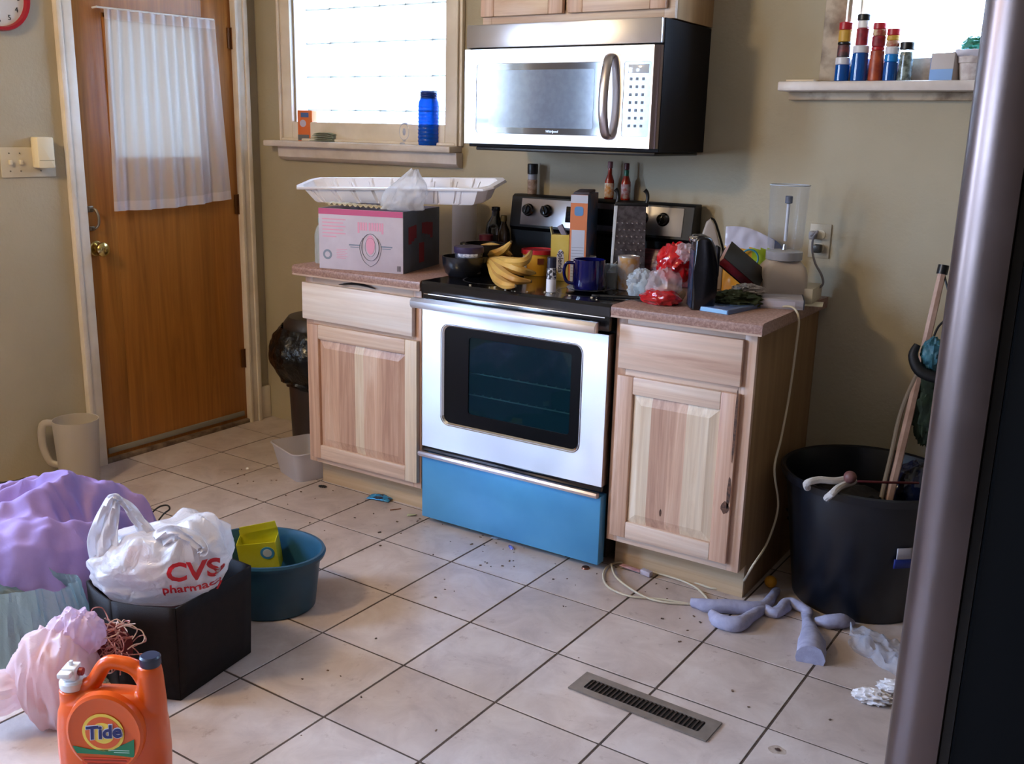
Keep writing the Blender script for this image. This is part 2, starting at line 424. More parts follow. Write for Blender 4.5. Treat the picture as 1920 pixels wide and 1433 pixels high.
# ---- glass block window
w1 = sroot('window_1')
fb = B(); frame(fb, .158, 1.206, 1.372, 2.18, .085, -.02, .0, .004)
frame(fb, .172, 1.192, 1.372, 2.17, .012, -.032, -.02, .003)
fb.obj('casing', trim_m, w1)
fb = B(); frame(fb, WL['x0']-.002, WL['x1']+.002, WL['z0'], WL['z1'], .006, 0, .19); fb.obj('jamb', sillm, w1)
fb = B().box(.115, 1.195, -.085, .05, 1.345, 1.372, .006); fb.obj('sill', sillm, w1)
fb = B().prism([(-.0, 1.282), (-.03, 1.287), (-.045, 1.30), (-.048, 1.345), (0, 1.345)], .172, 1.202, 'yz', .002); fb.obj('apron', sillm, w1)
glassblock = film('glass_block', 'e6ecee', .62, .25, .12, .3, 14, .8)
joint = film('block_joint', 'b4b4aa', .93, .3, .6, 0)
PB = .1458
gb = B().box(-PB/2+.0026, PB/2-.0026, -.035, .035, -PB/2+.003, PB/2-.003, .009)
gm = gb.mesh('glass_block', glassblock); gm.shade_smooth()
for i in range(6):
    for k in range(5):
        o = bpy.data.objects.new('glass_block', gm); C.objects.link(o); o.parent = w1
        o.location = (WL['x0']+.0035+PB*(i+.5), .095, WL['z0']+.006+PB*(k+.5))
jb = B()
for i in range(7): jb.box(WL['x0']+.0035+PB*i-.0024, WL['x0']+.0035+PB*i+.0024, .075, .115, WL['z0'], WL['z1'])
for k in range(6): jb.box(WL['x0'], WL['x1'], .075, .115, WL['z0']+.006+PB*k-.0028, WL['z0']+.006+PB*k+.0028)
jb.obj('mortar_joint', joint, w1)

# ---- shelf window at the right
w2 = sroot('window_2')
fb = B(); frame(fb, 2.653, 3.58, 1.618, 2.30, .07, -.022, 0, .004); fb.obj('casing', dirty_trim, w2)
fb = B(); frame(fb, WR['x0']-.002, WR['x1'], WR['z0'], WR['z1'], .006, 0, .19); fb.obj('jamb', trim_m, w2)
fb = B(); frame(fb, WR['x0']+.005, WR['x1']-.005, 1.606, 2.21, (.035, .035, .062, .04), .10, .135, .003); fb.obj('sash', trim_m, w2)
B().box(WR['x0']+.03, WR['x1']-.03, .115, .119, 1.66, 2.18).obj('pane', clear('window_pane', 'ffffff', .03, .02), w2)
B().box(2.545, 3.66, -.105, .10, 1.586, 1.616, .005).obj('sill', sillm, w2)
B().box(2.56, 3.64, -.03, 0, 1.560, 1.586, .003).obj('apron', dirty_trim, w2)

# ---- windows in the left wall behind the photographer's left
for n_, (y0, y1) in (('window_3', (-3.1, -2.35)), ('window_4', (-5.45, -4.1))):
    w = sroot(n_)
    b = B()
    for (a0, a1, z0, z1) in ((y0-.08, y0, .77, 2.23), (y1, y1+.08, .77, 2.23), (y0, y1, 2.15, 2.23)): b.box(0, .02, a0, a1, z0, z1, .003)
    b.obj('casing', trim_m, w)
    b = B(); m_ = (y0+y1)/2
    for (a0, a1, z0, z1) in ((y0, y0+.04, .85, 2.15), (y1-.04, y1, .85, 2.15), (y0, y1, .85, .90), (y0, y1, 2.10, 2.15), (y0, y1, 1.48, 1.52)): b.box(-.11, -.07, a0, a1, z0, z1, .003)
    b.obj('sash', trim_m, w)
    B().box(-.2, .07, y0-.1, y1+.1, .82, .85, .004).obj('sill', trim_m, w)
    B().box(-.092, -.088, y0+.04, y1-.04, .9, 2.1).obj('pane', clear('window_pane', 'ffffff', .03), w)

# ---- door
d1 = sroot('door_1')
b = B(); yw0, yw1, zw0, zw1 = -.80, -.30, 1.27, 1.86        # glazed light behind the curtain
b.box(-.055, -.012, DY0-.002, yw0, .017, 2.036, .002); b.box(-.055, -.012, yw1, DY1+.002, .017, 2.036, .002)
b.box(-.055, -.012, yw0, yw1, .017, zw0, 0); b.box(-.055, -.012, yw0, yw1, zw1, 2.03, 0)
b.obj('door_slab', door_m, d1)
b = B()
for (a0, a1, z0, z1) in ((yw0, yw0+.02, zw0, zw1), (yw1-.02, yw1, zw0, zw1), (yw0, yw1, zw0, zw0+.02), (yw0, yw1, zw1-.02, zw1)): b.box(-.05, -.008, a0, a1, z0, z1, .003)
b.obj('glazing_bead', door_m, d1)
frost = film('frosted_glass', '85807a', 1.0, .70, .3, .0)
B().box(-.034, -.03, yw0+.015, yw1-.015, zw0+.015, zw1-.015).obj('pane', frost, d1)
for zc in (1.817, 1.072, .325):
    h = B().box(-.011, -.006, DY1-.022, DY1+.001, zc-.045, zc+.045, .001); h.cyl(.006, zc-.047, zc+.047, (-.004, DY1+.002, 0), 12)
    h.obj('hinge', M('old_hinge', '6b4426', .45, .6), d1)
b = B(); b.box(-.012, -.004, DY0+.03, DY1-.02, .035, .06, .002); b.obj('door_sweep', M('aluminium_sweep', '8c867a', .6), d1)
b = B(); b.box(-.2, .012, DY0, DY1, -.004, .018, .004); b.obj('threshold', M('worn_threshold', '5a4434', .6, col2='8a7560', scale=20), d1)
brass = M('worn_brass', 'cdb877', .22, 1)
b = B(); b.lathe([(0, 0), (.030, 0), (.032, .004), (.028, .008), (.011, .010), (.011, .024), (.022, .030), (.029, .040), (.029, .052), (.022, .060), (.010, .063), (0, .063)], (-.012, -.905, .925), 28, (1, 0, 0)); b.box(.050, .058, -.909, -.901, .916, .934, .001); b.obj('door_knob', brass, d1)
old_m = M('painted_pull', '9c7a45', .4, .5)
b = B(); b.box(-.012, -.004, -.932, -.908, 1.075, 1.10, .002); b.box(-.012, -.004, -.930, -.908, 1.0, 1.018, .002)
b.tube([(-.006, -.918, 1.088), (.014, -.912, 1.086), (.024, -.908, 1.06), (.024, -.908, 1.03), (.012, -.914, 1.012), (-.006, -.918, 1.008)], .0055, 8); b.obj('door_pull', M('pull_metal', '9b917e', .3, .9), d1)
t1 = sroot('trim_1')
b = B(); b.box(0, .022, -1.022, DY0+.004, 0, 2.12, .004); b.box(.022, .03, -1.022, -1.0, 0, 2.12, .003); b.obj('casing_left', trim_m, t1)
b = B(); b.box(0, .022, DY1-.004, -.072, 0, 2.12, .004); b.box(.022, .032, -.095, -.072, 0, 2.12, .003); b.box(.022, .027, DY1-.004, DY1+.012, 0, 2.12, .002); b.obj('casing_right', trim_m, t1)
B().box(0, .024, -1.022, -.072, 2.035, 2.12, .004).obj('casing_head', trim_m, t1)
b = B(); b.box(-.2, -.0, DY0-.012, DY0-.002, 0, 2.05); b.box(-.2, 0, DY1+.002, DY1+.012, 0, 2.05); b.box(-.2, 0, DY0, DY1, 2.035, 2.05); b.box(-.07, -.056, DY0, DY1, 1.99, 2.035); b.obj('jamb', trim_m, t1)
b = B().box(0, .018, -.07, -.002, 0, .165, .004); struct(b.obj('baseboard_left', trim_m))
# added unseen slab outside above the door, blocks sky light from its pane
ext = M('sky_blocker_grey', '9aa0a4', .8)
for n_, bx in (('added_sky_blocker', (-1.6, -.2, -1.4, .6, 2.3, 2.38)),):
    struct(B().box(*bx).obj(n_, ext, smooth=False))

# ============================================================ KITCHEN RUN
XS0, XS1 = 1.4985, 2.2555      # stove
YF = -.6147                    # cabinet face
def raised_door(par, x0, x1, z0, z1, y, strips, stile=hick, dt=.019):
    """cabinet door: stiles, rails, raised centre panel of glued boards (material strips)"""
    d = B(); sw = .057
    d.box(x0, x0+sw, y-dt, y, z0, z1, .003); d.mi = 1; d.box(x1-sw, x1, y-dt, y, z0, z1, .003)
    d.mi = 2
    d.box(x0+sw, x1-sw, y-dt, y, z0, z0+sw, .003); d.box(x0+sw, x1-sw, y-dt, y, z1-sw, z1, .003)
    do = d.obj('door', [stile[0], stile[1], hick_x], par)
    p = B(); a0, a1, c0, c1 = x0+sw-.002, x1-sw+.002, z0+sw-.002, z1-sw+.002; bv = .034
    yb, yf = y-.006, y-.0165
    xs = [a0+bv+(a1-a0-2*bv)*t for t, _ in strips]+[a1-bv]
    bm = p.bm
    def V(*q): return bm.verts.new(q)
    for k, (t, mi) in enumerate(strips):
        xa, xb = xs[k], xs[k+1]; oa = a0 if k == 0 else xa; ob = a1 if k == len(strips)-1 else xb
        f = bm.faces.new((V(xa, yf, c0+bv), V(xb, yf, c0+bv), V(xb, yf, c1-bv), V(xa, yf, c1-bv))); f.material_index = mi
        f = bm.faces.new((V(oa, yb, c0), V(ob, yb, c0), V(xb, yf, c0+bv), V(xa, yf, c0+bv))); f.material_index = mi
        f = bm.faces.new((V(xa, yf, c1-bv), V(xb, yf, c1-bv), V(ob, yb, c1), V(oa, yb, c1))); f.material_index = mi
    f = bm.faces.new((V(a0, yb, c0), V(a0+bv, yf, c0+bv), V(a0+bv, yf, c1-bv), V(a0, yb, c1))); f.material_index = strips[0][1]
    f = bm.faces.new((V(a1-bv, yf, c0+bv), V(a1, yb, c0), V(a1, yb, c1), V(a1-bv, yf, c1-bv))); f.material_index = strips[-1][1]
    bmesh.ops.remove_doubles(bm, verts=bm.verts, dist=1e-5)
    p.obj('raised_panel', [hick, hick_p, hick_d], do, smooth=False)
    return do
def base_cabinet(name, label, x0, x1, strips, stile):
    t = thing(name, label, 'cabinet', ((x0+x1)/2, YF/2, 0)); ox, oy = (x0+x1)/2, YF/2
    def sh(o): o.location = (-ox, -oy, 0); return o
    b = B()
    for xa in (x0, x1-.016): b.prism([(YF+.019, .112), (YF+.084, .112), (YF+.084, 0), (-.002, 0), (-.002, .876), (YF+.019, .876)], xa, xa+.016, 'yz')
    b.box(x0+.016, x1-.016, -.014, -.002, .1, .876); b.box(x0+.016, x1-.016, YF+.02, -.014, .114, .13)
    # notch for the toe kick is cut by keeping the sides short in front
    for v in b.bm.verts: pass
    sh(b.obj('body', ply_m, t, smooth=False))
    b = B(); b.box(x0, x0+.038, YF, YF+.019, .112, .876, .001); b.box(x1-.038, x1, YF, YF+.019, .112, .876, .001); b.mi = 1
    for z0, z1 in ((.112, .150), (.675, .725), (.838, .876)): b.box(x0+.038, x1-.038, YF, YF+.019, z0, z1, .001)
    sh(b.obj('face_frame', [hick, hick_x], t))
    sh(B().box(x0+.002, x1-.002, YF+.069, YF+.083, 0, .112).obj('toe_kick', toe_m, t, smooth=False))
    return t, sh
tl, shl = base_cabinet('base_cabinet', 'pale hickory base cabinet with one door and drawer, left of the stove', .893, 1.470, None, None)
shl(raised_door(tl, .912, 1.462, .137, .686, YF, [(0, 0), (.20, 2), (.42, 1), (.54, 0), (.78, 2)], (hick, hick_p)))
b = B().box(.893, 1.444, -.019, 0, -.072, .072, .003)
dr = b.obj('drawer', wood('hickory_drawer', 'd6c0b0', 'ecdfd4', 'f8f2ec', 'x', .4, .38), tl); dr.location = (-(.893+1.470)/2, YF-(YF/2)-.004, .783); dr.rotation_euler = (0, math.radians(.4), 0)
B().tube([(1.08, YF-.012, .855), (1.15, YF-.014, .866), (1.20, YF-.013, .866), (1.26, YF-.010, .857)], [.002, .009, .009, .002], 8, 5, .6).obj('dark_liner', blkm, tl).location = (-(.893+1.470)/2, -YF/2, 0)
# black thing peeking over the drawer edge
tr_, shr = base_cabinet('base_cabinet', 'pale hickory base cabinet with knotty door stile, right of the stove', 2.262, 2.7255, None, None)
shr(raised_door(tr_, 2.281, 2.690, .139, .688, YF, [(0, 1), (.16, 2), (.45, 0), (.68, 1)], (hick, hick_k)))
knot_m = M('wood_knot', '3a241a', .6, col2='6a4530', scale=90)
rdoor = [o for o in tr_.children if o.name.startswith('door')][0]
for (u, v, w_, h_) in ((1359, 952, .014, .020), (1366, 925, .006, .05), (1378, 800, .004, .12), (1238, 962, .004, .012)):
    q = at(u, v, 'y', YF-.0195 if u > 1300 else YF-.0168); b = B()
    b.prism([(q.x+w_*(1+.25*noise.noise(Vector((math.cos(a)*2, math.sin(a)*2, u))))*math.cos(a), q.z+h_*(1+.3*noise.noise(Vector((math.cos(a)*2, math.sin(a)*2, v))))*math.sin(a)) for a in [2*PI*k/18 for k in range(18)]], q.y-.0002, q.y+.001, 'xz')
    b.obj('knot', knot_m, rdoor, smooth=False)
b = B(); b.box(2.281, 2.690, -.019, 0, -.072, .072, .004)
dr = b.obj('drawer', wood('hickory_drawer_b', 'b48c78', 'd8b8a2', 'e6d0be', 'x', .55, .38), tr_); dr.location = (-(2.262+2.7255)/2, YF/2, .783)
for par, x0, x1, nm, lab in ((None, .862, 1.494, 'countertop', 'speckled brown laminate countertop left of the stove'), (None, 2.259, 2.751, 'countertop', 'speckled brown laminate countertop right of the stove')):
    t = thing(nm, lab, 'countertop', ((x0+x1)/2, -.33, .876))
    b = B(); P = [(-.654, .882), (-.657, .895), (-.655, .908), (-.646, .9145), (-.02, .9145), (-.02, .9145), (-.001, .9145), (-.001, .877), (-.654, .877)]
    b.prism([(a+.33, z-.876) for a, z in P if 1][:4] + [(-.001+.33, .0385), (-.001+.33, .001), (-.654+.33, .001)], x0-(x0+x1)/2, x1-(x0+x1)/2, 'yz')
    b.obj('slab', counter_m, t)
    b = B(); b.box(x0-(x0+x1)/2+.001, x1-(x0+x1)/2-.001, -.3268, -.3235, .0005, .006); b.obj('edge_strip', M('edge_strip', 'c3a795', .3), t)

# ---- range
st = thing('kitchen_range', 'stainless steel electric range with black glass top and blue film on its drawer', 'stove', ((XS0+XS1)/2, -.33, 0))
sxc = (XS0+XS1)/2; HW = (XS1-XS0)/2; Y0 = -.33
def S(o): return o
b = B(); b.box(-HW, HW, -.60-Y0, -.02-Y0, .035, .895); b.obj('body', blk_side, st, smooth=False)
b = B(); b.prism([(-.652-Y0, .872), (-.654-Y0, .905), (-.645-Y0, .9145), (-.03-Y0, .9145), (-.03-Y0, .895), (-.62-Y0, .895), (-.62-Y0, .872)], -HW, HW, 'yz', .0015); b.obj('cooktop', blk, st)
for x in (-.20, .19):
    for y, r in ((-.47, .10), (-.22, .08)):
        B().lathe([(r, 0), (r+.0025, .0002), (r+.005, 0)], (x, y-Y0, .9147), 40).obj('burner_ring', M('burner_mark', '4a4a50', .3), st)
b = B(); b.box(-HW+.004, HW-.004, -.648-Y0, -.60-Y0, .826, .871, .002); b.obj('trim_strip', blk, st)
b = B(); b.box(-HW+.01, HW-.02, -.651-Y0, -.647-Y0, .868, .871); b.obj('chrome_line', chrome, st)
# handle: full width bar
b = B(); b.prism([(-.708-Y0, .826), (-.714-Y0, .834), (-.714-Y0, .850), (-.704-Y0, .861), (-.690-Y0, .861), (-.686-Y0, .84), (-.69-Y0, .826)], -HW-.004, HW-.02, 'yz', .002)
b.box(-HW+.03, -HW+.06, -.70-Y0, -.64-Y0, .835, .855); b.box(HW-.07, HW-.04, -.70-Y0, -.64-Y0, .835, .855)
hd = b.obj('oven_handle', steel_mat('handle_steel', 'e2dfe2', .42), st)
# oven door with window hole
ox0, ox1, oz0, oz1 = 1.589-sxc, 2.158-sxc, .403, .769
def plate_hole(b, X0, X1, Z0, Z1, hole, yf, yb):
    """flat plate in xz with a hole polygon (rounded rect), built as a ring of quads"""
    n = len(hole); cx, cz = (X0+X1)/2, (Z0+Z1)/2; out = []
    for (hx, hz_) in hole:
        dx, dz = hx-cx, hz_-cz
        k = min(((X1-cx)/abs(dx)) if abs(dx) > 1e-6 else 1e9, ((Z1-cz)/abs(dz)) if abs(dz) > 1e-6 else 1e9)
        out.append([cx+dx*k, cz+dz*k])
    for c in ((X0, Z0), (X1, Z0), (X1, Z1), (X0, Z1)):
        j = min(range(n), key=lambda q: (out[q][0]-c[0])**2+(out[q][1]-c[1])**2); out[j] = list(c)
    bm = b.bm
    A = [bm.verts.new((x, yf, z)) for x, z in hole]; A2 = [bm.verts.new((x, yb, z)) for x, z in hole]
    O = [bm.verts.new((x, yf, z)) for x, z in out]; O2 = [bm.verts.new((x, yb, z)) for x, z in out]
    for k in range(n):
        k2 = (k+1) % n
        for q in ((A[k], A[k2], O[k2], O[k]), (A[k2], A[k], A2[k], A2[k2]), (O[k], O[k2], O2[k2], O2[k]), (A2[k], A2[k2], O2[k2], O2[k])):
            bm.faces.new(q).material_index = b.mi
b = B(); hole = rrect(ox0, ox1, oz0, oz1, .03, 6)
plate_hole(b, -HW+.002, HW-.004, .302, .815, hole, -.6485-Y0, -.605-Y0)
od = b.obj('oven_door', steel, st)
b = B()
hin = rrect(ox0+.006, ox1-.006, oz0+.006, oz1-.006, .026, 6)
n = len(hole)
A = [b.bm.verts.new((x, -.651-Y0, z)) for x, z in rrect(ox0-.004, ox1+.004, oz0-.004, oz1+.004, .034, 6)]; A2 = [b.bm.verts.new((x, -.642-Y0, z)) for x, z in hin]
for k in range(n): b.bm.faces.new((A[k], A[(k+1) % n], A2[(k+1) % n], A2[k]))
b.obj('window_bezel', chrome, od)
b = B(); ix0, ix1, iz0, iz1 = 1.70-sxc, 2.115-sxc, .455, .735
plate_hole(b, ox0+.002, ox1-.002, oz0+.002, oz1-.002, rrect(ix0, ix1, iz0, iz1, .012, 6), -.640-Y0, -.636-Y0); b.obj('black_border', M('border_black', '08080a', .3, spec=.3), od)
b = B(); b.box(ix0-.01, ix1+.01, -.637-Y0, -.634-Y0, iz0-.01, iz1+.01); b.obj('window_pane', clear('oven_glass_painted_haze', 'b4d0d6', .25, .03, '1c3f4a', gloss=1), od)  # teal haze in the pane colour stands in for reflections
b = B(); b.box(ix0-.06, ix1+.05, -.62-Y0, -.20-Y0, iz0-.08, iz1+.06)
bmesh.ops.delete(b.bm, geom=[f for f in b.bm.faces if f.calc_center_median().y < -.615-Y0], context='FACES')
b.obj('oven_cavity', M('oven_enamel', '25383c', .35, col2='1c3440', scale=5), st, smooth=False)
for zr in (.52, .60):
    b = B(); b.tube([(ix0-.05, -.612-Y0, zr), (ix1+.045, -.612-Y0, zr)], .0028, 8, 1)
    b.tube([(ix0-.05, -.26-Y0, zr), (ix1+.045, -.26-Y0, zr)], .0028, 8, 1)
    for k in range(14):
        x = ix0-.035+k*(ix1-ix0+.07)/13; b.tube([(x, -.612-Y0, zr+.002), (x, -.26-Y0, zr+.002)], .0016, 6, 1)
    b.obj('oven_rack', M('rack_wire', 'c8b9a6', .3, .9), st)
b = B(); b.box(-HW+.004, HW-.006, -.646-Y0, -.60-Y0, .283, .2995, .001); b.obj('gap_shadow_strip', blk, st)
b = B(); b.box(-HW+.001, HW-.004, -.6485-Y0, -.605-Y0, .022, .268, .003); dw = b.obj('storage_drawer', bluefilm, st)
b = B(); b.prism([(-.6485-Y0, .262), (-.668-Y0, .266), (-.672-Y0, .276), (-.668-Y0, .283), (-.6485-Y0, .281)], -HW-.003, HW-.01, 'yz', .0015); b.obj('drawer_lip', steel_mat('lip_steel', 'd6cdd2', .4), dw)
for x in (-HW+.05, HW-.05):
    for y in (-.57, -.08): B().cyl(.014, 0.0, .036, (x, y-Y0, 0), 14).obj('levelling_foot', blkm, st)
# backguard
b = B(); b.prism([(-.02-Y0, .914), (-.02-Y0, 1.198), (-.070-Y0, 1.199), (-.083-Y0, 1.190), (-.10-Y0, 1.075), (-.085-Y0, 1.06), (-.075-Y0, .914)], -HW+.006, HW+.022-.0, 'yz', .003); bgd = b.obj('backguard', M('backguard_black', '0c0c10', .45), st)
sl = Vector((0, -.10+.083, 1.075-1.190)).normalized(); 
def bgp(x, z):   # point on the sloped control face
    t = (1.190-z)/(1.190-1.075); return Vector((x, -.083-.017*t-Y0-.001, z))
ang = math.atan2(.017, .115)
b = B(); b.box(-.323, .362, -.0015, .0015, -.051, .051, .001); cp = b.obj('control_panel', steel, bgd); cp.location = bgp(0, 1.134); cp.rotation_euler = (-ang, 0, 0)
kp = [(1.588, 1.140), (1.672, 1.150), (2.163, 1.142)]
kp = [(1.588, 1.141), (1.672, 1.141), (2.162, 1.141), (2.080, 1.141)]
kb = B(); kb.lathe([(0, 0), (.024, 0), (.0245, .004), (.020, .008), (.019, .022), (.016, .026), (0, .026)], (0, 0, 0), 28, (0, -1, 0)); kb.box(-.004, .004, -.030, -.006, -.018, .018, .002)
km = kb.mesh('control_knob', M('knob_black', '0c0c10', .2, coat=.5)); km.shade_smooth(); km.set_sharp_from_angle(angle=.7)
for x, z in kp:
    k = bpy.data.objects.new('control_knob', km); C.objects.link(k); k.parent = bgd; k.location = bgp(x-sxc, z); k.rotation_euler = (-ang, rnd.uniform(-.5, .5), 0)
b = B(); b.box(-.12, .10, -.003, 0, -.03, .03, .002); ds = b.obj('clock_display', blk, bgd); ds.location = bgp(0, 1.134); ds.rotation_euler = (-ang, 0, 0)

# ---- microwave
ZM0, ZM1, YM = 1.392, 1.797, -.397
mwv = thing('microwave_oven', 'over-the-range stainless microwave with black sides and a curved handle', 'microwave', (sxc, 0, ZM0))
H = ZM1-ZM0
b = B(); b.box(-HW+.002, HW+.004, -.375, -.001, -.012, H, .002); b.obj('body', blk_side, mwv, smooth=False)
b = B(); b.box(-HW+.03, HW-.01, -.372, -.02, -.024, -.012, .004); b.obj('underside', blkm, mwv)
b = B(); b.box(-HW, HW+.002, YM, -.372, H-.078, H, .005); b.obj('vent_panel', steel, mwv)
wx0, wx1, wz0, wz1 = 1.549-sxc, 2.055-sxc, 1.428-ZM0, 1.665-ZM0
xsplit = 2.118-sxc
b = B(); plate_hole(b, -HW, xsplit, .0, H-.083, rrect(wx0, wx1, wz0, wz1, .014, 5), YM-.006, -.373); md = b.obj('door', steel, mwv)
mglass = M('microwave_glass', '1b2a42', .06, .0, spec=1.0, coat=1)
b = B(); b.prism(rrect(wx0+.001, wx1-.001, wz0+.001, wz1-.001, .013, 5), YM-.004, -.373, 'xz'); b.obj('window_glass', mglass, md)
b = B(); b.prism(rrect(wx0+.055, wx1-.03, wz0+.022, wz1-.022, .006, 4), YM-.0048, YM-.004, 'xz'); b.obj('screen_mesh', M('micro_screen', '566d8e', .12, .0, spec=.9, coat=.6, col2='4c6284', scale=40), md)
txt('Whirlpool', .012, M('logo_silver', 'd5dbe4', .3, .6), md, (.02-.03, YM-.0052, wz0+.011), shear=.2)
b = B(); hx = 2.088-sxc
b.tube([(hx, YM-.006, 1.682-ZM0), (hx, YM-.030, 1.672-ZM0), (hx, YM-.050, 1.60-ZM0), (hx, YM-.054, 1.545-ZM0), (hx, YM-.050, 1.49-ZM0), (hx, YM-.030, 1.433-ZM0), (hx, YM-.006, 1.425-ZM0)], [.015, .016, .017, .017, .017, .016, .015], 12, 5, .6)
b.obj('door_handle', steel_mat('handle_warm_steel', 'cfc8ca', .3, aniso=False), md)
b = B(); plate_hole(b, xsplit+.0012, HW-.018, .0, H-.083, rrect(2.134-sxc, 2.232-sxc, wz0, wz1, .007, 4), YM-.006, -.373); cpn = b.obj('control_panel', steel, mwv)
b = B(); b.prism([(HW-.018, YM-.006), (HW-.008, YM-.004), (HW+.001, YM+.004), (HW+.002, -.373), (HW-.018, -.373)], 0, H-.083, 'xy'); b.obj('side_trim', steel_d, mwv)
b = B(); b.prism(rrect(2.135-sxc, 2.231-sxc, wz0+.001, wz1-.001, .006, 4), YM-.004, -.373, 'xz'); b.obj('keypad', M('keypad_glass', '5c7fa6', .15, .0, spec=.9, coat=.8, col2='476a94', scale=25), cpn)
b = B(); b.box(2.149-sxc, 2.222-sxc, YM-.0048, YM-.004, 1.628-ZM0, 1.655-ZM0, .0003); b.obj('display', M('display_grey', 'c9d2dc', .1, coat=1), cpn)
bb = B(); bb.box(-.0045, .0045, -.0012, 0, -.0045, .0045, .0008); bmn = bb.mesh('key_button', M('key_dark', '2d3a50', .3))
for r in range(7):
    for c in range(3):
        o = bpy.data.objects.new('key_button', bmn); C.objects.link(o); o.parent = cpn; o.location = (2.160-sxc+c*.022, YM-.004, 1.610-ZM0-r*.0245)

# ---- upper cabinet over it
uc = thing('wall_cabinet', 'pale hickory wall cabinet with two doors above the microwave', 'cabinet', (sxc, 0, 1.80))
b = B(); b.box(-HW+.02, HW+.006, -.297, -.001, .001, .60); b.obj('body', ply_m, uc, smooth=False)
b = B(); frame(b, -HW+.014, HW+.006, .001, .60, (.038, .038, .04, .04), -.316, -.297, .001); b.box(-.02, .02, -.316, -.297, .04, .56); b.obj('face_frame', hick_x, uc)
for a0, a1 in ((1.514-sxc, 1.853-sxc), (1.873-sxc, 2.236-sxc)):
    d = raised_door(uc, a0, a1, .030, .585, -.316, [(0, 0), (.3, 2), (.6, 1)], (hick, hick))

# ============================================================ THINGS ON THE WALLS
# sheer curtain on its rod
ct = thing('sheer_curtain', 'sheer white cafe curtain gathered over the door window', 'curtain', (0, -.53, 1.08))
sheer = film('sheer_voile', 'f8f4f2', .62, .35, .8, .25, 300)
b = B()
def cur(i, j):   # i across 0..1, j down 0..1
    y0 = -.811+(.553)*i; y1 = -.838+(.625)*i
    y = y0+(y1-y0)*(j**1.1); z = 1.872+.012*i - (.795-.012*math.sin(PI*i)*0)*j
    z -= .012*math.sin(i*PI)*j; z += .012*i*j
    g = (.25+.75*min(1, j*3))
    w = math.sin(i*2*PI*11+1.3*math.sin(i*9)+.4*j)*.006*(1.2-.3*j)+math.sin(i*2*PI*4.3+.8)*.012*j
    w += noise.noise(Vector((i*40, j*2, 1)))*.003
    return Vector((.022+w, y+.53, z-1.08))
b.grid(cur, 240, 40)
for k_, f in enumerate(b.bm.faces):
    if k_//240 < 2 or k_//240 > 37: f.material_index = 1
b.obj('curtain_panel', [sheer, film('sheer_hem', 'f1ecee', .8, .3, .8, .25, 300)], ct)
b = B(); b.tube([(0, -.318, .792), (.02, -.312, .795), (.022, -.27, .795), (.022, .27, .804), (.0, .275, .804)], .004, 8, 1); b.obj('curtain_rod', M('white_rod', 'dcd6cc', .4), ct)

# wall clock, cut by the frame
ck = thing('wall_clock', 'round wall clock with a red rim on the left wall', 'clock', (0, -1.245, 1.868))
rr = .121
b = B(); b.lathe([(rr-.018, .012), (rr-.014, .030), (rr-.004, .034), (rr, .026), (rr, 0), (rr-.02, 0)], (0, 0, 0), 48, (1, 0, 0)); b.obj('rim', M('clock_red', 'a41f33', .3), ck)
B().cyl(rr-.014, .001, .014, (0, 0, 0), 48, ax=(1, 0, 0)).obj('face', M('clock_face', 'cfd0d2', .5), ck)
for k in range(1, 13):
    a = PI/2-k*PI/6; txt(str(k), .026, M('print_black', '222226', .5), ck, (.0155, math.cos(a)*.082, math.sin(a)*.082), (PI/2, 0, PI/2), 'numeral')
b = B(); b.box(.015, .017, -.003, .003, -.01, .07); b.obj('minute_hand', M('print_black', '222226', .5), ck)
b = B(); b.box(.017, .019, -.004, .004, -.01, .048, rot=Matrix.Rotation(2.1, 4, 'X')); b.obj('hour_hand', M('print_black', '222226', .5), ck)
# switch plate with plug-in
sp = thing('light_switch', 'ivory double toggle switch plate beside the door', 'light switch', (0, -1.174, 1.278))
b = B(); b.box(0, .006, -.112, .108, -.056, .056, .003); b.obj('wall_plate', M('plate_ivory', 'cdc3ac', .45), sp)
for y in (-.078, -.036):
    B().box(.004, .018, y-.005, y+.005, -.008, .010, .002).obj('toggle', M('plate_ivory2', 'ded4bc', .4), sp)
for y in (-.078, -.036, .045):
    for z in (-.032, .034): B().cyl(.003, .005, .0075, (0, y, z), 10, ax=(1, 0, 0)).obj('screw', M('screw_dull', '8d8778', .4, .7), sp)
nl = thing('night_light', 'cream plug-in box stuck on the switch plate', 'night light', (.006, -1.128, 1.315))
b = B(); b.prism(rrect(-.034, .034, -.058, .058, .006, 4), 0, .045, 'yz', .004, 2); b.obj('housing', ivory, nl)
B().box(.004, .0455, -.030, .030, -.03, -.027).obj('groove', M('plate_groove', 'b8ab88', .5), nl)
# electrical outlet at the right
ou = thing('wall_outlet', 'beige wall outlet with two white cords plugged in', 'outlet', (2.704, 0, 1.10))
b = B(); b.box(-.036, .036, -.006, 0, -.058, .058, .003); b.obj('wall_plate', M('plate_beige', 'b9ae98', .45), ou)
for z in (.022, -.022):
    b = B(); b.prism(rrect(-.017, .017, z-.014, z+.014, .010, 4), -.009, -.005, 'xz'); b.obj('socket', M('plate_ivory2', 'ded4bc', .4), ou)
b = B(); b.box(-.013, .013, -.035, -.008, -.038, -.010, .004); b.obj('plug', M('plug_dark', '2c2c28', .4), ou)
b = B(); b.box(-.030, -.008, -.040, -.008, .006, .034, .005); b.obj('plug', M('plug_grey', '9a9696', .4), ou)

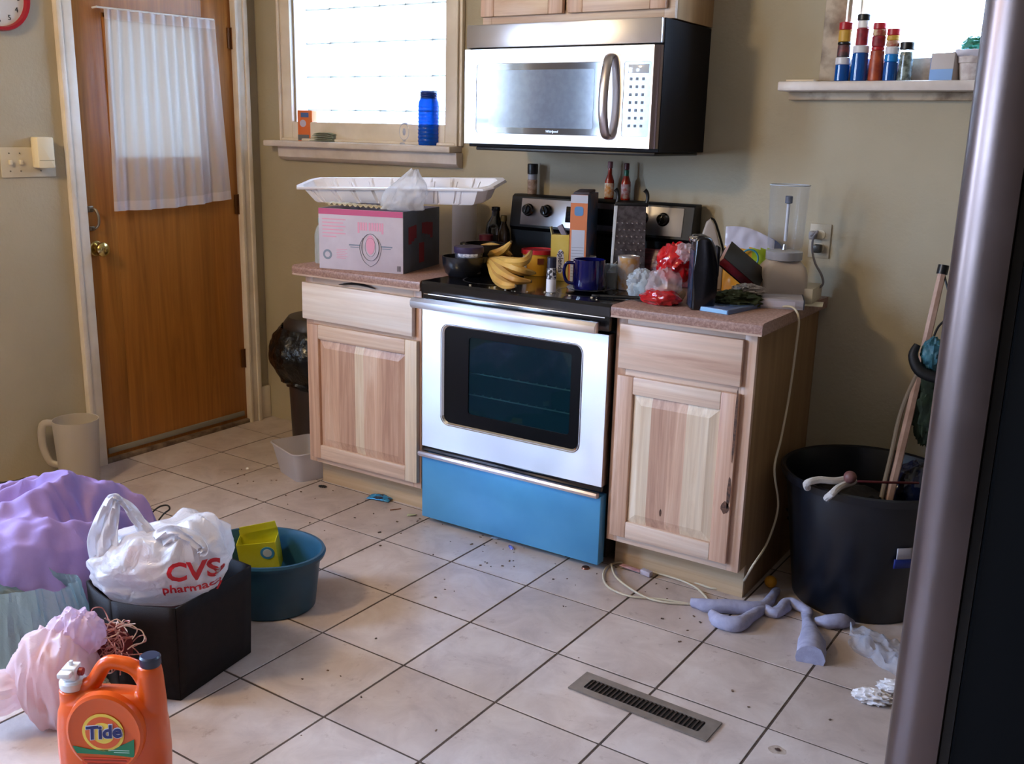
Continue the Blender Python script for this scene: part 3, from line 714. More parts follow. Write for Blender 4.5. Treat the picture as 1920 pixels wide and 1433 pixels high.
# ============================================================ WINDOW SILL, LEFT
ZS = 1.372
def P2(u, v, z): q = at(u, v, 'z', z); return q.x, q.y
def base(u, v, z, back=0):
    q = at(u, v, 'z', z); return q.x+FW.x*back, q.y+FW.y*back
def carton(name, label, cat, x, y, z, w, d, h, rz, mats, group=None, bev=.0015, part='box'):
    t = thing(name, label, cat, (x, y, z), rz, group)
    b = B(); b.box(-w/2, w/2, -d/2, d/2, 0, h, bev)
    b.obj(part, mats, t); return t
org = M('carton_orange', 'e2702a', .5)
t = carton('baking_soda_box', 'small orange carton on the sill by the glass blocks', 'box', .325, -.005, ZS, .075, .045, .135, .25, org)
b = B(); b.box(-.02, .02, -.0232, -.0225, .105, .125); b.obj('print', M('print_blue', '4d6cab', .5), t)
b = B(); b.cyl(.016, .0225, .0232, (-.01, 0, .078), 20, ax=(0, -1, 0)); b.obj('print', M('print_pale', 'c8c0d8', .5), t)
b = B(); b.box(-.037, .02, -.0232, -.0225, .004, .028); b.obj('print', M('print_grey', '6c7078', .5), t)
t = thing('folded_money', 'small stack of folded green banknotes on the sill', 'banknotes', (.455, -.035, ZS))
for k in range(5):
    b = B(); b.grid(lambda i, j, k=k: Vector(((i-.5)*.12, (j-.5)*.055+.004*k, .004+.0055*k+.010*(abs(i-.5)*1.2)*(k/4)+.012*math.sin(i*PI)*(k*.25))), 10, 3)
    b.obj('banknote', M('banknote', '7d8a78', .7, col2='a8b09c', scale=60), t, thick=.002).rotation_euler = (0, 0, .15-.06*k)
t = thing('glass_ornament', 'small oval glass ornament on the sill', 'ornament', (.905, -.015, ZS))
gl_o = M('ornament_glass', 'b9bccd', .15, spec=.8)
b = B(); b.lathe([(0, 0), (.022, 0), (.022, .006), (.009, .012), (.009, .02), (0, .02)], (0, 0, 0), 20); b.obj('foot', gl_o, t)
b = B(); b.tube([(.026*math.cos(a), 0, .052+.034*math.sin(a)) for a in [2*PI*k/20 for k in range(20)]], .0055, 8, 2, closed=True); b.obj('oval_ring', gl_o, t)
b = B(); b.lathe([(0, -.020), (.008, -.012), (.010, 0), (.008, .012), (0, .020)], (0, 0, .052), 14); b.obj('centre_bead', gl_o, t)
t = thing('blue_glass_jar', 'tall cobalt blue ribbed glass jar on the sill', 'jar', (1.045, -.03, ZS))
bg_, n_, b_, o_ = mnew('cobalt_glass'); b_.inputs['Base Color'].default_value = (*s2l('0a5cd0'), 1); b_.inputs['Roughness'].default_value = .08
tl_ = n_.nodes.new('ShaderNodeBsdfTransparent'); tl_.inputs[0].default_value = (.05, .28, .72, 1); mx_ = n_.nodes.new('ShaderNodeMixShader'); mx_.inputs[0].default_value = .62
n_.links.new(tl_.outputs[0], mx_.inputs[1]); n_.links.new(b_.outputs[0], mx_.inputs[2]); n_.links.new(mx_.outputs[0], o_.inputs[0])
pr = [(0, 0), (.040, 0), (.043, .004)]
for k in range(10): z = .012+k*.0155; pr += [(.0435, z), (.0455, z+.005), (.0435, z+.011)]
pr += [(.043, .172), (.037, .186), (.036, .19)]
b = B(); b.lathe(pr, (0, 0, 0), 36); b.obj('glass_body', bg_, t)
pr = [(.036, .188)]
for k in range(3): z = .192+k*.009; pr += [(.036, z), (.0395, z+.003), (.036, z+.006)]
pr += [(.036, .219), (.033, .219), (.033, .19)]
b = B(); b.lathe(pr, (0, 0, 0), 36); b.obj('threaded_neck', M('cobalt_neck', '1c3a8a', .15), t)

# ============================================================ SHELF SILL, RIGHT
ZR = 1.616
def bottle(name, label, cat, x, y, z, prof, parts, group=None, seg=24, rz=0):
    t = thing(name, label, cat, (x, y, z), rz, group)
    for nm, pf, mt in parts: B().lathe(pf, (0, 0, 0), seg).obj(nm, mt, t)
    return t
bluel = M('blue_liquid', '0b4f9c', .12, coat=.6); bluel2 = M('blue_liquid_bright', '1d86d8', .12, coat=.6)
cap_b = M('cap_black', '101114', .35); cap_r = M('cap_red', 'b0202c', .35); cap_w = M('cap_white', 'd8d6dc', .4)
clg = clear('clear_plastic', 'e8eef0', .3, .1)
def cylp(r, z0, z1, e=.002): return [(0, z0), (r-e, z0), (r, z0+e), (r, z1-e), (r-e, z1), (0, z1)]
spx = lambda u: at(u, 150, 'y', -.055).x
def hh(u, v, y=-.055):    # height above right sill of pixel v at that place
    return hz(spx(u), y, v)-ZR
def stackjar(u, lab_lo, lab_hi, lo, hi, v):
    """lower bottle and the spice jar that stands on it, two things; v: base, cap top of the lower, top of the upper"""
    x = spx(u); h1 = hh(u, v[0]); 
    t = thing('blue_bottle', lab_lo, 'bottle', (x, -.055, ZR), 0, 'bottles on the right window sill')
    r = lo['r']; k = h1-.022
    B().lathe(cylp(r, .001, k*lo.get('fill', 1)), (0, 0, 0), 24).obj('body', lo['m'], t)
    if lo.get('fill', 1) < 1: B().lathe(cylp(r, k*lo['fill'], k), (0, 0, 0), 24).obj('upper_body', bluel2, t)
    B().lathe(cylp(r*1.02, k, h1), (0, 0, 0), 24).obj('cap', cap_w, t)
    if hi:
        h2 = hh(u, v[1])-h1; r2 = hi['r']
        t2 = thing('spice_jar', lab_hi, 'jar', (x+hi.get('dx', 0), -.055, ZR+h1), 0, 'bottles on the right window sill')
        for nm, f0, f1, rr_, mt in hi['bands']: B().lathe(cylp(r2*rr_, h2*f0, h2*f1), (0, 0, 0), 24).obj(nm, mt, t2)
lab_y = M('label_yellow', 'c79a3a', .5); lab_r = M('label_red', '9c2030', .5, col2='7a1a28', scale=60); lab_c = M('label_cream', 'd0b890', .5, col2='a04038', scale=45)
lab_k = M('label_dark', '3a3438', .5, col2='80403e', scale=60); org_l = M('label_orange', 'b0512c', .4, col2='8c3420', scale=30)
stackjar(1577, 'dark blue bottle at the left end of the right sill', 'two-part spice jar with red lid, over the leftmost blue bottle',
  dict(r=.0225, m=bluel), dict(r=.0215, bands=[('jar_body', 0, .36, .95, lab_k), ('black_band', .36, .44, 1, cap_b), ('label', .44, .78, .95, lab_y), ('lid', .78, 1, 1, cap_r)]), (108, 42))
stackjar(1609, 'tallest blue bottle, second from the left on the sill', 'tall spice jar with black cap over the second blue bottle',
  dict(r=.0255, m=bluel), dict(r=.0195, bands=[('jar_body', 0, .56, 1, lab_r), ('neck', .56, .80, .95, white_p), ('lid', .80, 1, 1.08, cap_b)]), (86, 27))
x = spx(1640)
t = thing('spice_jar', 'red and orange spice jar third from the left on the sill', 'jar', (x, -.055, ZR), 0, 'bottles on the right window sill')
B().lathe(cylp(.0215, .001, hh(1640, 95)), (0, 0, 0), 24).obj('label', org_l, t); B().lathe(cylp(.020, hh(1640, 95), hh(1640, 88)), (0, 0, 0), 24).obj('lid', cap_r, t)
t = thing('spice_jar', 'red spice jar with red lid, on top of the orange-labelled jar', 'jar', (x, -.055, ZR+hh(1640, 88)), 0, 'bottles on the right window sill')
hA = hh(1640, 43)-hh(1640, 88); B().lathe(cylp(.021, 0, hA*.45), (0, 0, 0), 24).obj('label', lab_r, t); B().lathe(cylp(.0205, hA*.45, hA*.72), (0, 0, 0), 24).obj('label_band', lab_c, t); B().lathe(cylp(.0215, hA*.72, hA), (0, 0, 0), 24).obj('lid', cap_r, t)
stackjar(1667, 'bright blue part-filled bottle in front of the glass, fourth on the sill', 'red and cream spice jar over the bright blue bottle',
  dict(r=.021, m=bluel, fill=.72), dict(r=.0205, bands=[('label', 0, .34, 1, lab_c), ('label_band', .34, .62, 1, lab_y), ('lid', .62, 1, 1.02, cap_r)]), (88, 54))
x = spx(1695)
t = thing('spice_jar', 'clear ribbed spice grinder with black cap, fifth on the sill', 'jar', (x, -.055, ZR), 0, 'bottles on the right window sill')
hA = hh(1695, 79); pf = [(0, .001), (.020, .001)]
for k in range(6): z = .006+k*hA*.12; pf += [(.0215, z), (.0195, z+hA*.06)]
pf += [(.0195, hA*.74), (0, hA*.74)]
B().lathe(pf, (0, 0, 0), 24).obj('glass_body', M('grinder_glass', '8d978e', .15, coat=.5, col2='4c5248', scale=60), t)
B().lathe(cylp(.017, hA*.72, hA*.82), (0, 0, 0), 20).obj('neck', clg, t); B().lathe(cylp(.0225, hA*.80, hA), (0, 0, 0), 24).obj('lid', cap_b, t)
t = carton('tissue_carton', 'small blue and white carton on the right sill', 'box', at(1765, 150, 'y', -.045).x+.01, -.045, ZR, .075, .05, .082, -.35, M('carton_grey', 'b6aca8', .6))
B().box(-.0372, .0372, -.0262, -.0252, .002, .034).obj('print', M('carton_blue', '6f96c8', .5), t); B().box(-.0385, -.0377, -.025, .025, .001, .081).obj('print', M('carton_blue_b', '6c93cf', .5), t)
px_ = at(1820, 145, 'y', -.045).x
t = thing('flower_pot', 'small white flower pot with foil rim on the right sill', 'flower pot', (px_, -.045, ZR))
B().lathe([(0, 0), (.030, 0), (.038, .050), (.042, .052), (.045, .078), (.041, .078), (.038, .055), (0, .055)], (0, 0, 0), 28).obj('pot', M('pot_white', 'd6cdc8', .5, col2='b8aaa6', scale=40), t)
b = B(); b.grid(lambda i, j: Vector(((.046+.012*j+.005*noise.noise(Vector((i*22, j, 3))))*math.cos(2*PI*i), (.046+.012*j+.004*noise.noise(Vector((i*22, j, 3))))*math.sin(2*PI*i), .070+.018*j+.006*noise.noise(Vector((i*18, j, 9))))), 40, 2, closed_u=True); b.obj('paper_ruffle', M('ruffle', 'd8d4dc', .5), t, thick=.001)
b = B(); blob(b, (0, 0, .10), (.034, .030, .026), 5, .35, 3, 40, 20); b.obj('plant', M('plant_green', '2c8a6c', .4, col2='1d6650', scale=60), t)
t = thing('notepad', 'small cream notepad at the left end of the right sill', 'notepad', (2.612, -.06, ZR))
B().box(-.045, .045, -.03, .03, 0, .006, .001).obj('pages', M('notepad_cream', 'e0c9a8', .7), t)

# ============================================================ ON THE COUNTER LEFT
ZC = .9145
# cardboard box
q0 = at(595, 503, 'z', ZC); q1 = at(752, 515, 'z', ZC)
q0.y += .012; q1.y += .012
dv = (q1-q0); ang = math.atan2(dv.y, dv.x); w = dv.length
hB = hz(q1.x, q1.y, 398)-ZC; dep = .33
t = thing('cardboard_box', 'printed white and pink cardboard case on the left counter', 'cardboard box', (q0.x, q0.y, ZC), ang)
wht = M('case_white', 'c9bfca', .6, col2='bfb4c0', scale=9)
sidm = M('case_slate', '59616e', .6, col2='626b7a', scale=12)
b = B(); th = .004
b.box(0, w, 0, th, 0, hB, .001); b.box(th, w-th, dep-th, dep, 0, hB, .001); b.box(0, th, th, dep, 0, hB); b.mi = 1; b.box(w-th, w, .001, dep, 0, hB, .0008); b.mi = 0; b.box(th, w-th, th, dep-th, 0, .004)
b.obj('case', [wht, sidm], t)
pk = M('print_pink', 'c0507e', .6); pk2 = M('print_pink_pale', 'dc9ab2', .6); gyp = M('print_slate', '7d8798', .6)
b = B(); b.box(.001, w-.001, -.0006, 0, hB-.022, hB-.0005); b.obj('pink_band', pk, t)
b = B()
for k in range(6): b.box(.016, .016+w*.28-(.03 if k == 5 else 0)-.01*(k % 2), -.0006, 0, hB*.83-k*.013-.003, hB*.83-k*.013+.001)
for k in range(6): b.box(.075, .075+.045-.008*(k % 2), -.0006, 0, hB*.33-k*.0065, hB*.33-k*.0065+.002)
b.obj('small_print', pk2, t)
b = B()      # worn banner lettering, unreadable in the photograph: letter-like blocks
for k in range(10):
    x0_ = w*.47+k*w*.030+(w*.012 if k > 3 else 0); h_ = .030 if k not in (0, 9) else .040
    b.box(x0_, x0_+w*.022, -.0006, 0, hB*.80-h_, hB*.80)
b.obj('banner_print', pk2, t)
b = B(); b.tube([(w*.62+.036*math.cos(a), -.0003, hB*.40+.050*math.sin(a)) for a in [2*PI*k/16 for k in range(16)]], .0035, 6, 3, .2, closed=True)
b.tube([(w*.62+.022*math.cos(a), -.0003, hB*.40+.034*math.sin(a)) for a in [2*PI*k/16 for k in range(16)]], .0012, 6, 3, .3, closed=True)
for sgn in (-1, 1):
    b.box(w*.62+sgn*.066-.024, w*.62+sgn*.066+.024, -.0006, 0, hB*.41, hB*.41+.005)
    b.box(w*.62+sgn*.066-.018, w*.62+sgn*.066+.018, -.0006, 0, hB*.38, hB*.38+.003)
    b.tube([(w*.62+sgn*.03, -.0003, hB*.55), (w*.62+sgn*.045, -.0003, hB*.40), (w*.62+sgn*.03, -.0003, hB*.18), (w*.62, -.0003, hB*.08)], .0022, 6, 4, .3)
b.obj('emblem', gyp, t)
b = B(); b.prism([(w*.62+.018*math.cos(a), hB*.44+.036*math.sin(a)) for a in [2*PI*k/20 for k in range(20)]], -.0008, 0, 'xz'); b.obj('emblem_centre', pk2, t)
b = B(); b.lathe([(.011, 0), (.019, 0), (.019, .0006), (.011, .0006)], (.036, 0, hB*.24), 20, (0, -1, 0)); b.obj('round_seal', gyp, t)
b = B(); [b.box(w-.024+k*.0032, w-.0222+k*.0032, -.0006, 0, .008, .028) for k in range(5)]; b.obj('barcode', M('print_dark', '4a4650', .6), t)
rdp = M('print_red', '8e2f3c', .6)
sb = [B(), B()]
for k, (a_, c_, z0_, z1_) in enumerate(((.14, .20, .46, .74), (.215, .27, .50, .75), (.285, .35, .54, .76), (.50, .56, .60, .78), (.575, .64, .58, .78), (.655, .72, .56, .77), (.735, .80, .50, .76))):
    sb[k > 2].box(w, w+.0007, dep*a_, dep*c_*1.0+(.006 if k not in (2, 6) else 0), hB*z0_, hB*z1_)
for b in sb: b.obj('side_banner_print', rdp, t)
b = B(); b.box(w, w+.0007, dep*.42, dep*.56, hB*.12, hB*.45); b.obj('print_block', rdp, t)
box_top = ZC+hB; BX, BY, BA = q0, q0.y, ang
def bxp(a, c, z=0): return Vector((q0.x+a*math.cos(ang)-c*math.sin(ang), q0.y+a*math.sin(ang)+c*math.cos(ang), box_top+z))
# long white tray lying across the box
zt = box_top+.082
pL = at(556, 350, 'y', -.50); pR = at(922, 353, 'y', -.48)
L_ = (pR-pL).length; aT = math.atan2(pR.y-pL.y, pR.x-pL.x)
TH = .066
tt = thing('planter_tray', 'long white ribbed plastic tray lying across the cardboard box', 'tray', (pL.x, pL.y, pL.z-TH), aT)
tt.rotation_euler = (math.radians(15), -math.asin((pR.z-pL.z)/L_), aT)
wd = .135
b = B()
def ringat(z, ins, ribs):
    P = []; n1, n2 = 220, 10
    x0, x1, y0, y1 = ins*1.9, L_-ins*1.9, ins*.6, wd-ins*.6; rc = .028
    for (xa, ya, xb, yb, n) in ((x0+rc, y0, x1-rc, y0, n1), (x1-rc, y0, x1, y0+rc, 3), (x1, y0+rc, x1, y1-rc, n2), (x1, y1-rc, x1-rc, y1, 3), (x1-rc, y1, x0+rc, y1, n1), (x0+rc, y1, x0, y1-rc, 3), (x0, y1-rc, x0, y0+rc, n2), (x0, y0+rc, x0+rc, y0, 3)):
        for k in range(n):
            t_ = k/n; x = xa+(xb-xa)*t_; y = ya+(yb-ya)*t_
            if ribs and n == n1:
                g = abs((((x-.02)/.096) % 1)-.5) > .45
                if g: y += (.009 if ya < wd/2 else -.009)
            P.append(b.bm.verts.new((x, y, z)))
    return P
tw = TH
rings = [ringat(tw-.008, -.004, False), ringat(tw, -.002, False), ringat(tw, .012, False), ringat(tw-.012, .014, True), ringat(.006, .030, True), ringat(.0, .036, False)]
for A, Bq in zip(rings, rings[1:]):
    for k in range(len(A)): b.bm.faces.new((A[k], A[(k+1) % len(A)], Bq[(k+1) % len(A)], Bq[k]))
b.bm.faces.new(rings[-1])
b.obj('tray_shell', foam_m, tt, thick=.0022)
# egg-crate sheet and crumpled clear bag on the box
t = thing('corrugated_pad', 'cream corrugated packing sheet lying on the printed case', 'packing sheet', tuple(bxp(.10, .012, .0105)), ang)
b = B(); b.grid(lambda i, j: Vector(((i-.3)*.24, (j-.1)*.06, .007+.004*math.sin(i*2*PI*11)-.0006-.006*i)), 110, 4); b.obj('ridged_sheet', M('pad_cream', 'd8c9a4', .6), t, thick=.002)
bagclear = film('clear_bag_film', 'eef0f6', .42, .3, .12, .9, 45, 1.0)
t = thing('clear_plastic_bag', 'crumpled clear plastic bag standing on the printed case', 'plastic bag', tuple(bxp(.35, .045, .0)), ang)
b = B()
def cb(i, j):
    a = 2*PI*i; zz = j; r = (.075*(1-zz)**.75+.012+.018*(1-abs(2*zz-1)))*(1+.28*noise.noise(Vector((3*math.cos(a), 3*math.sin(a), zz*4))))
    return Vector((r*math.cos(a)-.028+.055*zz, .6*r*math.sin(a), .006+.145*zz+.008*noise.noise(Vector((5*math.cos(a), 5*math.sin(a), 7+zz)))*(.3+zz)))
b.grid(cb, 64, 36, closed_u=True); b.obj('bag_film', bagclear, t)
# water bottle behind the box
x, y = base(589, 500, ZC, .10)
t = thing('water_bottle', 'clear water bottle with a teal cap behind the printed case', 'bottle', (x, y+.02, ZC))
hW = hz(x, y+.02, 408)-ZC
B().lathe([(0, 0), (.028, 0), (.030, .004), (.030, .06), (.028, .07), (.030, .08), (.030, hW*.62), (.022, hW*.78), (.012, hW*.86), (.012, hW*.9), (0, hW*.9)], (0, 0, 0), 28).obj('bottle_body', clear('bottle_clear', 'e4ecf0', .3, .08), t)
B().lathe(cylp(.0145, hW*.88, hW), (0, 0, 0), 20).obj('cap', M('cap_teal', '1fa89c', .4), t)
# white jug / paper towel roll behind
x, y = 1.285, -.10
t = thing('paper_towel_roll', 'white paper towel roll standing behind the printed case', 'paper towels', (x, y, ZC))
hW = 1.165-ZC
B().lathe([(.018, 0), (.050, 0), (.0505, .004), (.0505, hW-.004), (.050, hW), (.018, hW)], (0, 0, 0), 32).obj('roll', paper, t)
# dark bottle, oil bottle
x, y = 1.432, -.09
pf = lambda h, r: [(0, 0), (r*.95, 0), (r, .005), (r, h*.62), (r*.86, h*.72), (r*.42, h*.84), (r*.38, h*.97), (r*.44, h*.975), (r*.44, h), (0, h)]
hb = hz(x, y, 388)-ZC
t = thing('olive_oil_bottle', 'dark green glass bottle beside the stove backguard', 'bottle', (x, y, ZC))
B().lathe(pf(hb, .041), (0, 0, 0), 28).obj('glass_body', M('dark_green_glass', '12140e', .1, coat=.6), t); B().lathe(cylp(.018, hb*.93, hb), (0, 0, 0), 18).obj('cap', cap_b, t)
B().lathe([(.0415, .06), (.0417, .061), (.0417, .12), (.0415, .121)], (0, 0, 0), 28).obj('label', M('label_nearly_black', '25222a', .5), t)
x, y = 1.478, -.10; hb = hz(x, y, 404)-ZC
t = thing('oil_bottle', 'small amber bottle with orange label beside the dark bottle', 'bottle', (x-.0, y, ZC))
B().lathe(pf(hb, .026), (0, 0, 0), 24).obj('glass_body', M('amber_glass', '3b2a14', .12, coat=.6), t); B().lathe(cylp(.0125, hb*.88, hb), (0, 0, 0), 18).obj('cap', M('cap_gold', '8f7a48', .35, .5), t)
B().lathe([(.0264, .03), (.0266, .031), (.0266, .072), (.0264, .073)], (0, 0, 0), 24).obj('label', M('label_or', 'a8481e', .5), t)

# ============================================================ ON THE COOKTOP
ZK = .9150
charc = M('charcoal_enamel', '1b1c22', .25, coat=.3)
x, y = base(866, 522, ZK, .075)
rB = 39.5/ppm(x, y, ZK+.05); hb = hz(x, y+rB, 480)-ZK
t = thing('black_pot', 'charcoal mixing bowl at the front left of the cooktop', 'bowl', (x, y, ZK))
hb = .072
B().lathe([(0, 0), (rB*.70, 0), (rB*.86, .012), (rB*.97, hb*.55), (rB, hb), (rB*.955, hb), (rB*.92, hb*.55), (rB*.8, .016), (0, .010)], (0, 0, 0), 40).obj('bowl', charc, t)
t2 = thing('black_saucepan', 'black pan behind the charcoal bowl', 'pan', (x-.005, y+.145, ZK))
B().lathe([(0, 0), (.070, 0), (.076, .010), (.076, .105), (.079, .108), (.073, .108), (.072, .012), (0, .008)], (0, 0, 0), 36).obj('pan_body', M('pan_black', '0d0d10', .3), t2)
b = B(); b.tube([(-.074, -.01, .095), (-.10, -.012, .098), (-.105, .012, .098), (-.074, .012, .095)], .006, 8, 4); b.obj('loop_handle', blkm, t2)
t3 = thing('purple_lid_container', 'clear tub with purple lid and white label inside the charcoal bowl', 'food container', (x+.022, y+.005, ZK+.012))
B().lathe([(0, 0), (.046, 0), (.050, .05), (.052, .078), (0, .078)], (0, 0, 0), 32).obj('tub', clear('tub_smoke', '8a8c98', .5, .15, '5a5c68'), t3)
B().lathe([(0, .074), (.0535, .074), (.0555, .078), (.0555, .094), (.053, .097), (0, .095)], (0, 0, 0), 32).obj('lid', M('lid_purple', '3b3150', .3), t3)
b = B(); b.grid(lambda i, j: Vector((.0533*math.sin((i-.5)*1.5-T*0+.1), -.0533*math.cos((i-.5)*1.5+.1), .060+.014*j)), 16, 1); o = b.obj('label', M('label_white', 'd2d6e4', .5, col2='9096b0', scale=120, cut=(.5, .56)), t3, thick=.001); o.rotation_euler = (0, 0, T-.15)
t4 = thing('condiment_jar', 'small dark red lidded jar behind the purple-lidded tub', 'jar', (x+.055, y+.165, ZK+.02))
t4.location = (x-.075, y+.255, ZK)
B().lathe(cylp(.026, 0, .10), (0, 0, 0), 24).obj('jar_body', M('dark_jar', '20161a', .2), t4); B().lathe(cylp(.028, .10, .128), (0, 0, 0), 24).obj('lid', M('lid_maroon', '5c1c2c', .35), t4)

ban = M('banana_skin', 'd6ad58', .45, col2='c8964a', scale=7, sub=.05); ban_tip = M('banana_tip', '5c4a2e', .7)
def banana_bunch(name, label, paths, stem, anchor, r=.0195):
    t = thing(name, label, 'bananas', anchor); A = Vector(anchor)
    for pth in paths:
        n = len(pth); rad = [r*(.35 if k == 0 else .98 if 0 < k < n-1 else .30) for k in range(n)]; rad[1] = r*.8; rad[-2] = r*.85
        b = B(); b.tube([Vector(p)-A for p in pth], rad, 7, 6); o = b.obj('banana', ban, t)
        e = Vector(pth[-1])-A; d = (Vector(pth[-1])-Vector(pth[-2])).normalized()
        b = B(); b.tube([e-d*.002, e+d*.006], [r*.3, r*.22], 7, 1); b.obj('banana_tip', ban_tip, t)
    b = B(); b.tube([Vector(p)-A for p in stem], [.012, .010, .009][:len(stem)], 8, 4); b.obj('stem', M('banana_stem', '7a6a3c', .6), t)
zc_ = ZK
def K(u, v, h): q = at(u, v, 'z', ZK+h); return (q.x, q.y, q.z)
st0 = K(914, 487, .055)
banana_bunch('banana_bunch', 'front bunch of ripe yellow bananas on the cooktop', [
 [st0, K(921, 497, .045), K(930, 520, .022), K(948, 534, .02), K(966, 536, .022)],
 [st0, K(925, 494, .055), K(942, 512, .04), K(965, 525, .03), K(994, 528, .024)],
 [st0, K(932, 490, .065), K(955, 500, .06), K(980, 509, .048), K(1002, 512, .036)],
 [st0, K(938, 488, .07), K(958, 492, .075), K(984, 490, .082), K(996, 472, .105)]],
 [K(906, 488, .058), st0], st0, .0195)
def K2(u, v, y): q = at(u, v, 'y', y); return (q.x, q.y, q.z)
s2 = K2(893, 470, -.33)
banana_bunch('banana_bunch', 'second bunch of bananas lying behind the front one', [
 [s2, K2(905, 474, -.335), K2(925, 477, -.34), K2(945, 468, -.345), K2(958, 454, -.345)],
 [s2, K2(904, 466, -.30), K2(922, 464, -.29), K2(942, 469, -.29), K2(960, 480, -.30)]],
 [K2(884, 472, -.33), s2], s2, .019)

# red lidded tub (coffee)
x, y = base(1001, 520, ZK, .0); x, y = 1.725, -.235
hb = hz(x, y-.03, 468)-ZK; rB = 30/ppm(x, y, ZK+.08)
t = thing('yellow_tub', 'yellow tub with a red lid behind the bananas', 'food tub', (x, y, ZK))
B().lathe([(0, 0), (rB*.82, 0), (rB*.86, .004), (rB*.97, hb-.012), (0, hb-.012)], (0, 0, 0), 32).obj('tub', M('tub_yellow', 'd89a24', .4, col2='e0a838', scale=10), t)
B().lathe([(0, hb-.004), (rB*.92, hb-.004), (rB*.95, hb), (rB*1.05, hb-.001), (rB*1.05, hb-.016), (rB*.98, hb-.016)], (0, 0, 0), 32).obj('lid', red_p, t)
b = B(); b.box(-.012, .012, -.001, .001, -.011, .011); o = b.obj('print', M('print_brown', '6c2c18', .5), t); o.location = (rB*.93*math.sin(.75+0), -rB*.96*math.cos(.75), hb*.58); o.rotation_euler = (0, 0, .75)
b = B(); b.grid(lambda i, j: Vector((rB*.965*math.sin(-.75+i*.5), -rB*.965*math.cos(-.75+i*.5), hb*.15+hb*.62*j)), 8, 1); b.obj('label', M('label_white', 'd2d6e4', .5), t)
# yellow sweetener box
x, y = 1.860, -.30
wS = 34/ppm(x, y, 1.0); hb = hz(x, y-.02, 440)-ZK
t = thing('sweetener_carton', 'open yellow sweetener carton standing on the cooktop', 'box', (x, y, ZK), T-.18)
yl = M('carton_yellow', 'd8bb55', .5, col2='e0c870', scale=10)
b = B(); ww, dd = wS/2, .022
b.box(-ww, ww, -dd, -dd+.001, 0, hb); b.box(-ww, ww, dd-.001, dd, 0, hb); b.box(-ww, -ww+.001, -dd, dd, 0, hb); b.box(ww-.001, ww, -dd, dd, 0, hb); b.box(-ww, ww, -dd, dd, 0, .001); b.obj('carton', yl, t)
b = B(); b.box(-ww-.003, -ww, -dd, dd, hb-.002, hb+.026, rot=Matrix.Rotation(-.25, 4, 'Y')); b.obj('flap', M('carton_yellow_in', 'd8cc88', .6), t)
b = B(); b.box(-.004, .014, -.012, .012, hb-.01, hb+.035, .001, rot=Matrix.Rotation(-.5, 4, 'Y')); b.obj('sachet', M('sachet_grey', '8e8694', .6), t)
b = B(); b.lathe([(0, 0), (.0145, 0), (.0145, .0008), (0, .0008)], (.003, -dd, hb*.42), 28, (0, -1, 0), sx=1, sy=3.0); b.obj('logo_oval', M('logo_pale', 'd8d4dc', .5), t)
for f_ in ():
    pass
txt('Splenda', .025, M('print_navy', '2a2c50', .5), t, (.004, -dd-.0012, hb*.42), (PI/2, PI/2, 0), bold=.0003)
# salt grinder
x, y = base(1033, 549, ZK, .012)
hb = hz(x, y, 482)-ZK
t = thing('salt_shaker', 'small salt grinder with dark cap in front of the yellow carton', 'shaker', (x, y, ZK))
B().lathe(cylp(.0165, 0, hb*.40), (0, 0, 0), 24).obj('salt', M('salt_white', 'e4e2e6', .5), t)
B().lathe([(.0166, hb*.38), (.0168, hb*.39), (.0166, hb*.68), (.015, hb*.70)], (0, 0, 0), 24).obj('label', M('label_bw', '2c2c34', .5, col2='c8c8d0', scale=110, cut=(.5, .55)), t)
B().lathe(cylp(.0155, hb*.69, hb), (0, 0, 0), 24).obj('cap', M('cap_slate', '23263a', .35), t)
# white mug
x, y = 1.945, -.26
def mug(name, label, x, y, z, r, h, mt, hang, mi=None):
    t = thing(name, label, 'mug', (x, y, z))
    B().lathe([(0, 0), (r*.85, 0), (r*.97, .006), (r, .02), (r, h), (r*.94, h), (r*.93, .02), (0, .008)], (0, 0, 0), 36).obj('cup', mt, t)
    d = Vector((math.cos(hang), math.sin(hang), 0))
    B().tube([d*r*.96+Vector((0, 0, h*.86)), d*(r+.022)+Vector((0, 0, h*.84)), d*(r+.030)+Vector((0, 0, h*.55)), d*(r+.020)+Vector((0, 0, h*.25)), d*r*.96+Vector((0, 0, h*.18))], .0055, 8, 5).obj('handle', mt, t)
    return t
mug('white_mug', 'white mug half hidden behind the cobalt blue mug', x, y, ZK, .036, hz(x, y, 480)-ZK, white_p, 2.6)
# saucer and cobalt mug
x, y = base(1104, 549, ZK, .035)
t = thing('dark_saucer', 'dark blue saucer under the cobalt blue mug', 'saucer', (x, y, ZK))
B().lathe([(0, 0), (.045, 0), (.05, .003), (.076, .011), (.074, .013), (.05, .006), (0, .005)], (0, 0, 0), 40).obj('saucer_dish', M('saucer_navy', '171a34', .15, coat=.5), t)
rM = 30/ppm(x, y, ZK+.04)
mug('blue_mug', 'cobalt blue glass mug on a dark saucer', x, y, ZK+.0058, rM, hz(x, y-.0, 486)-ZK-.006, M('cobalt_mug', '0c0f52', .08, coat=.9), PI+T-.1)
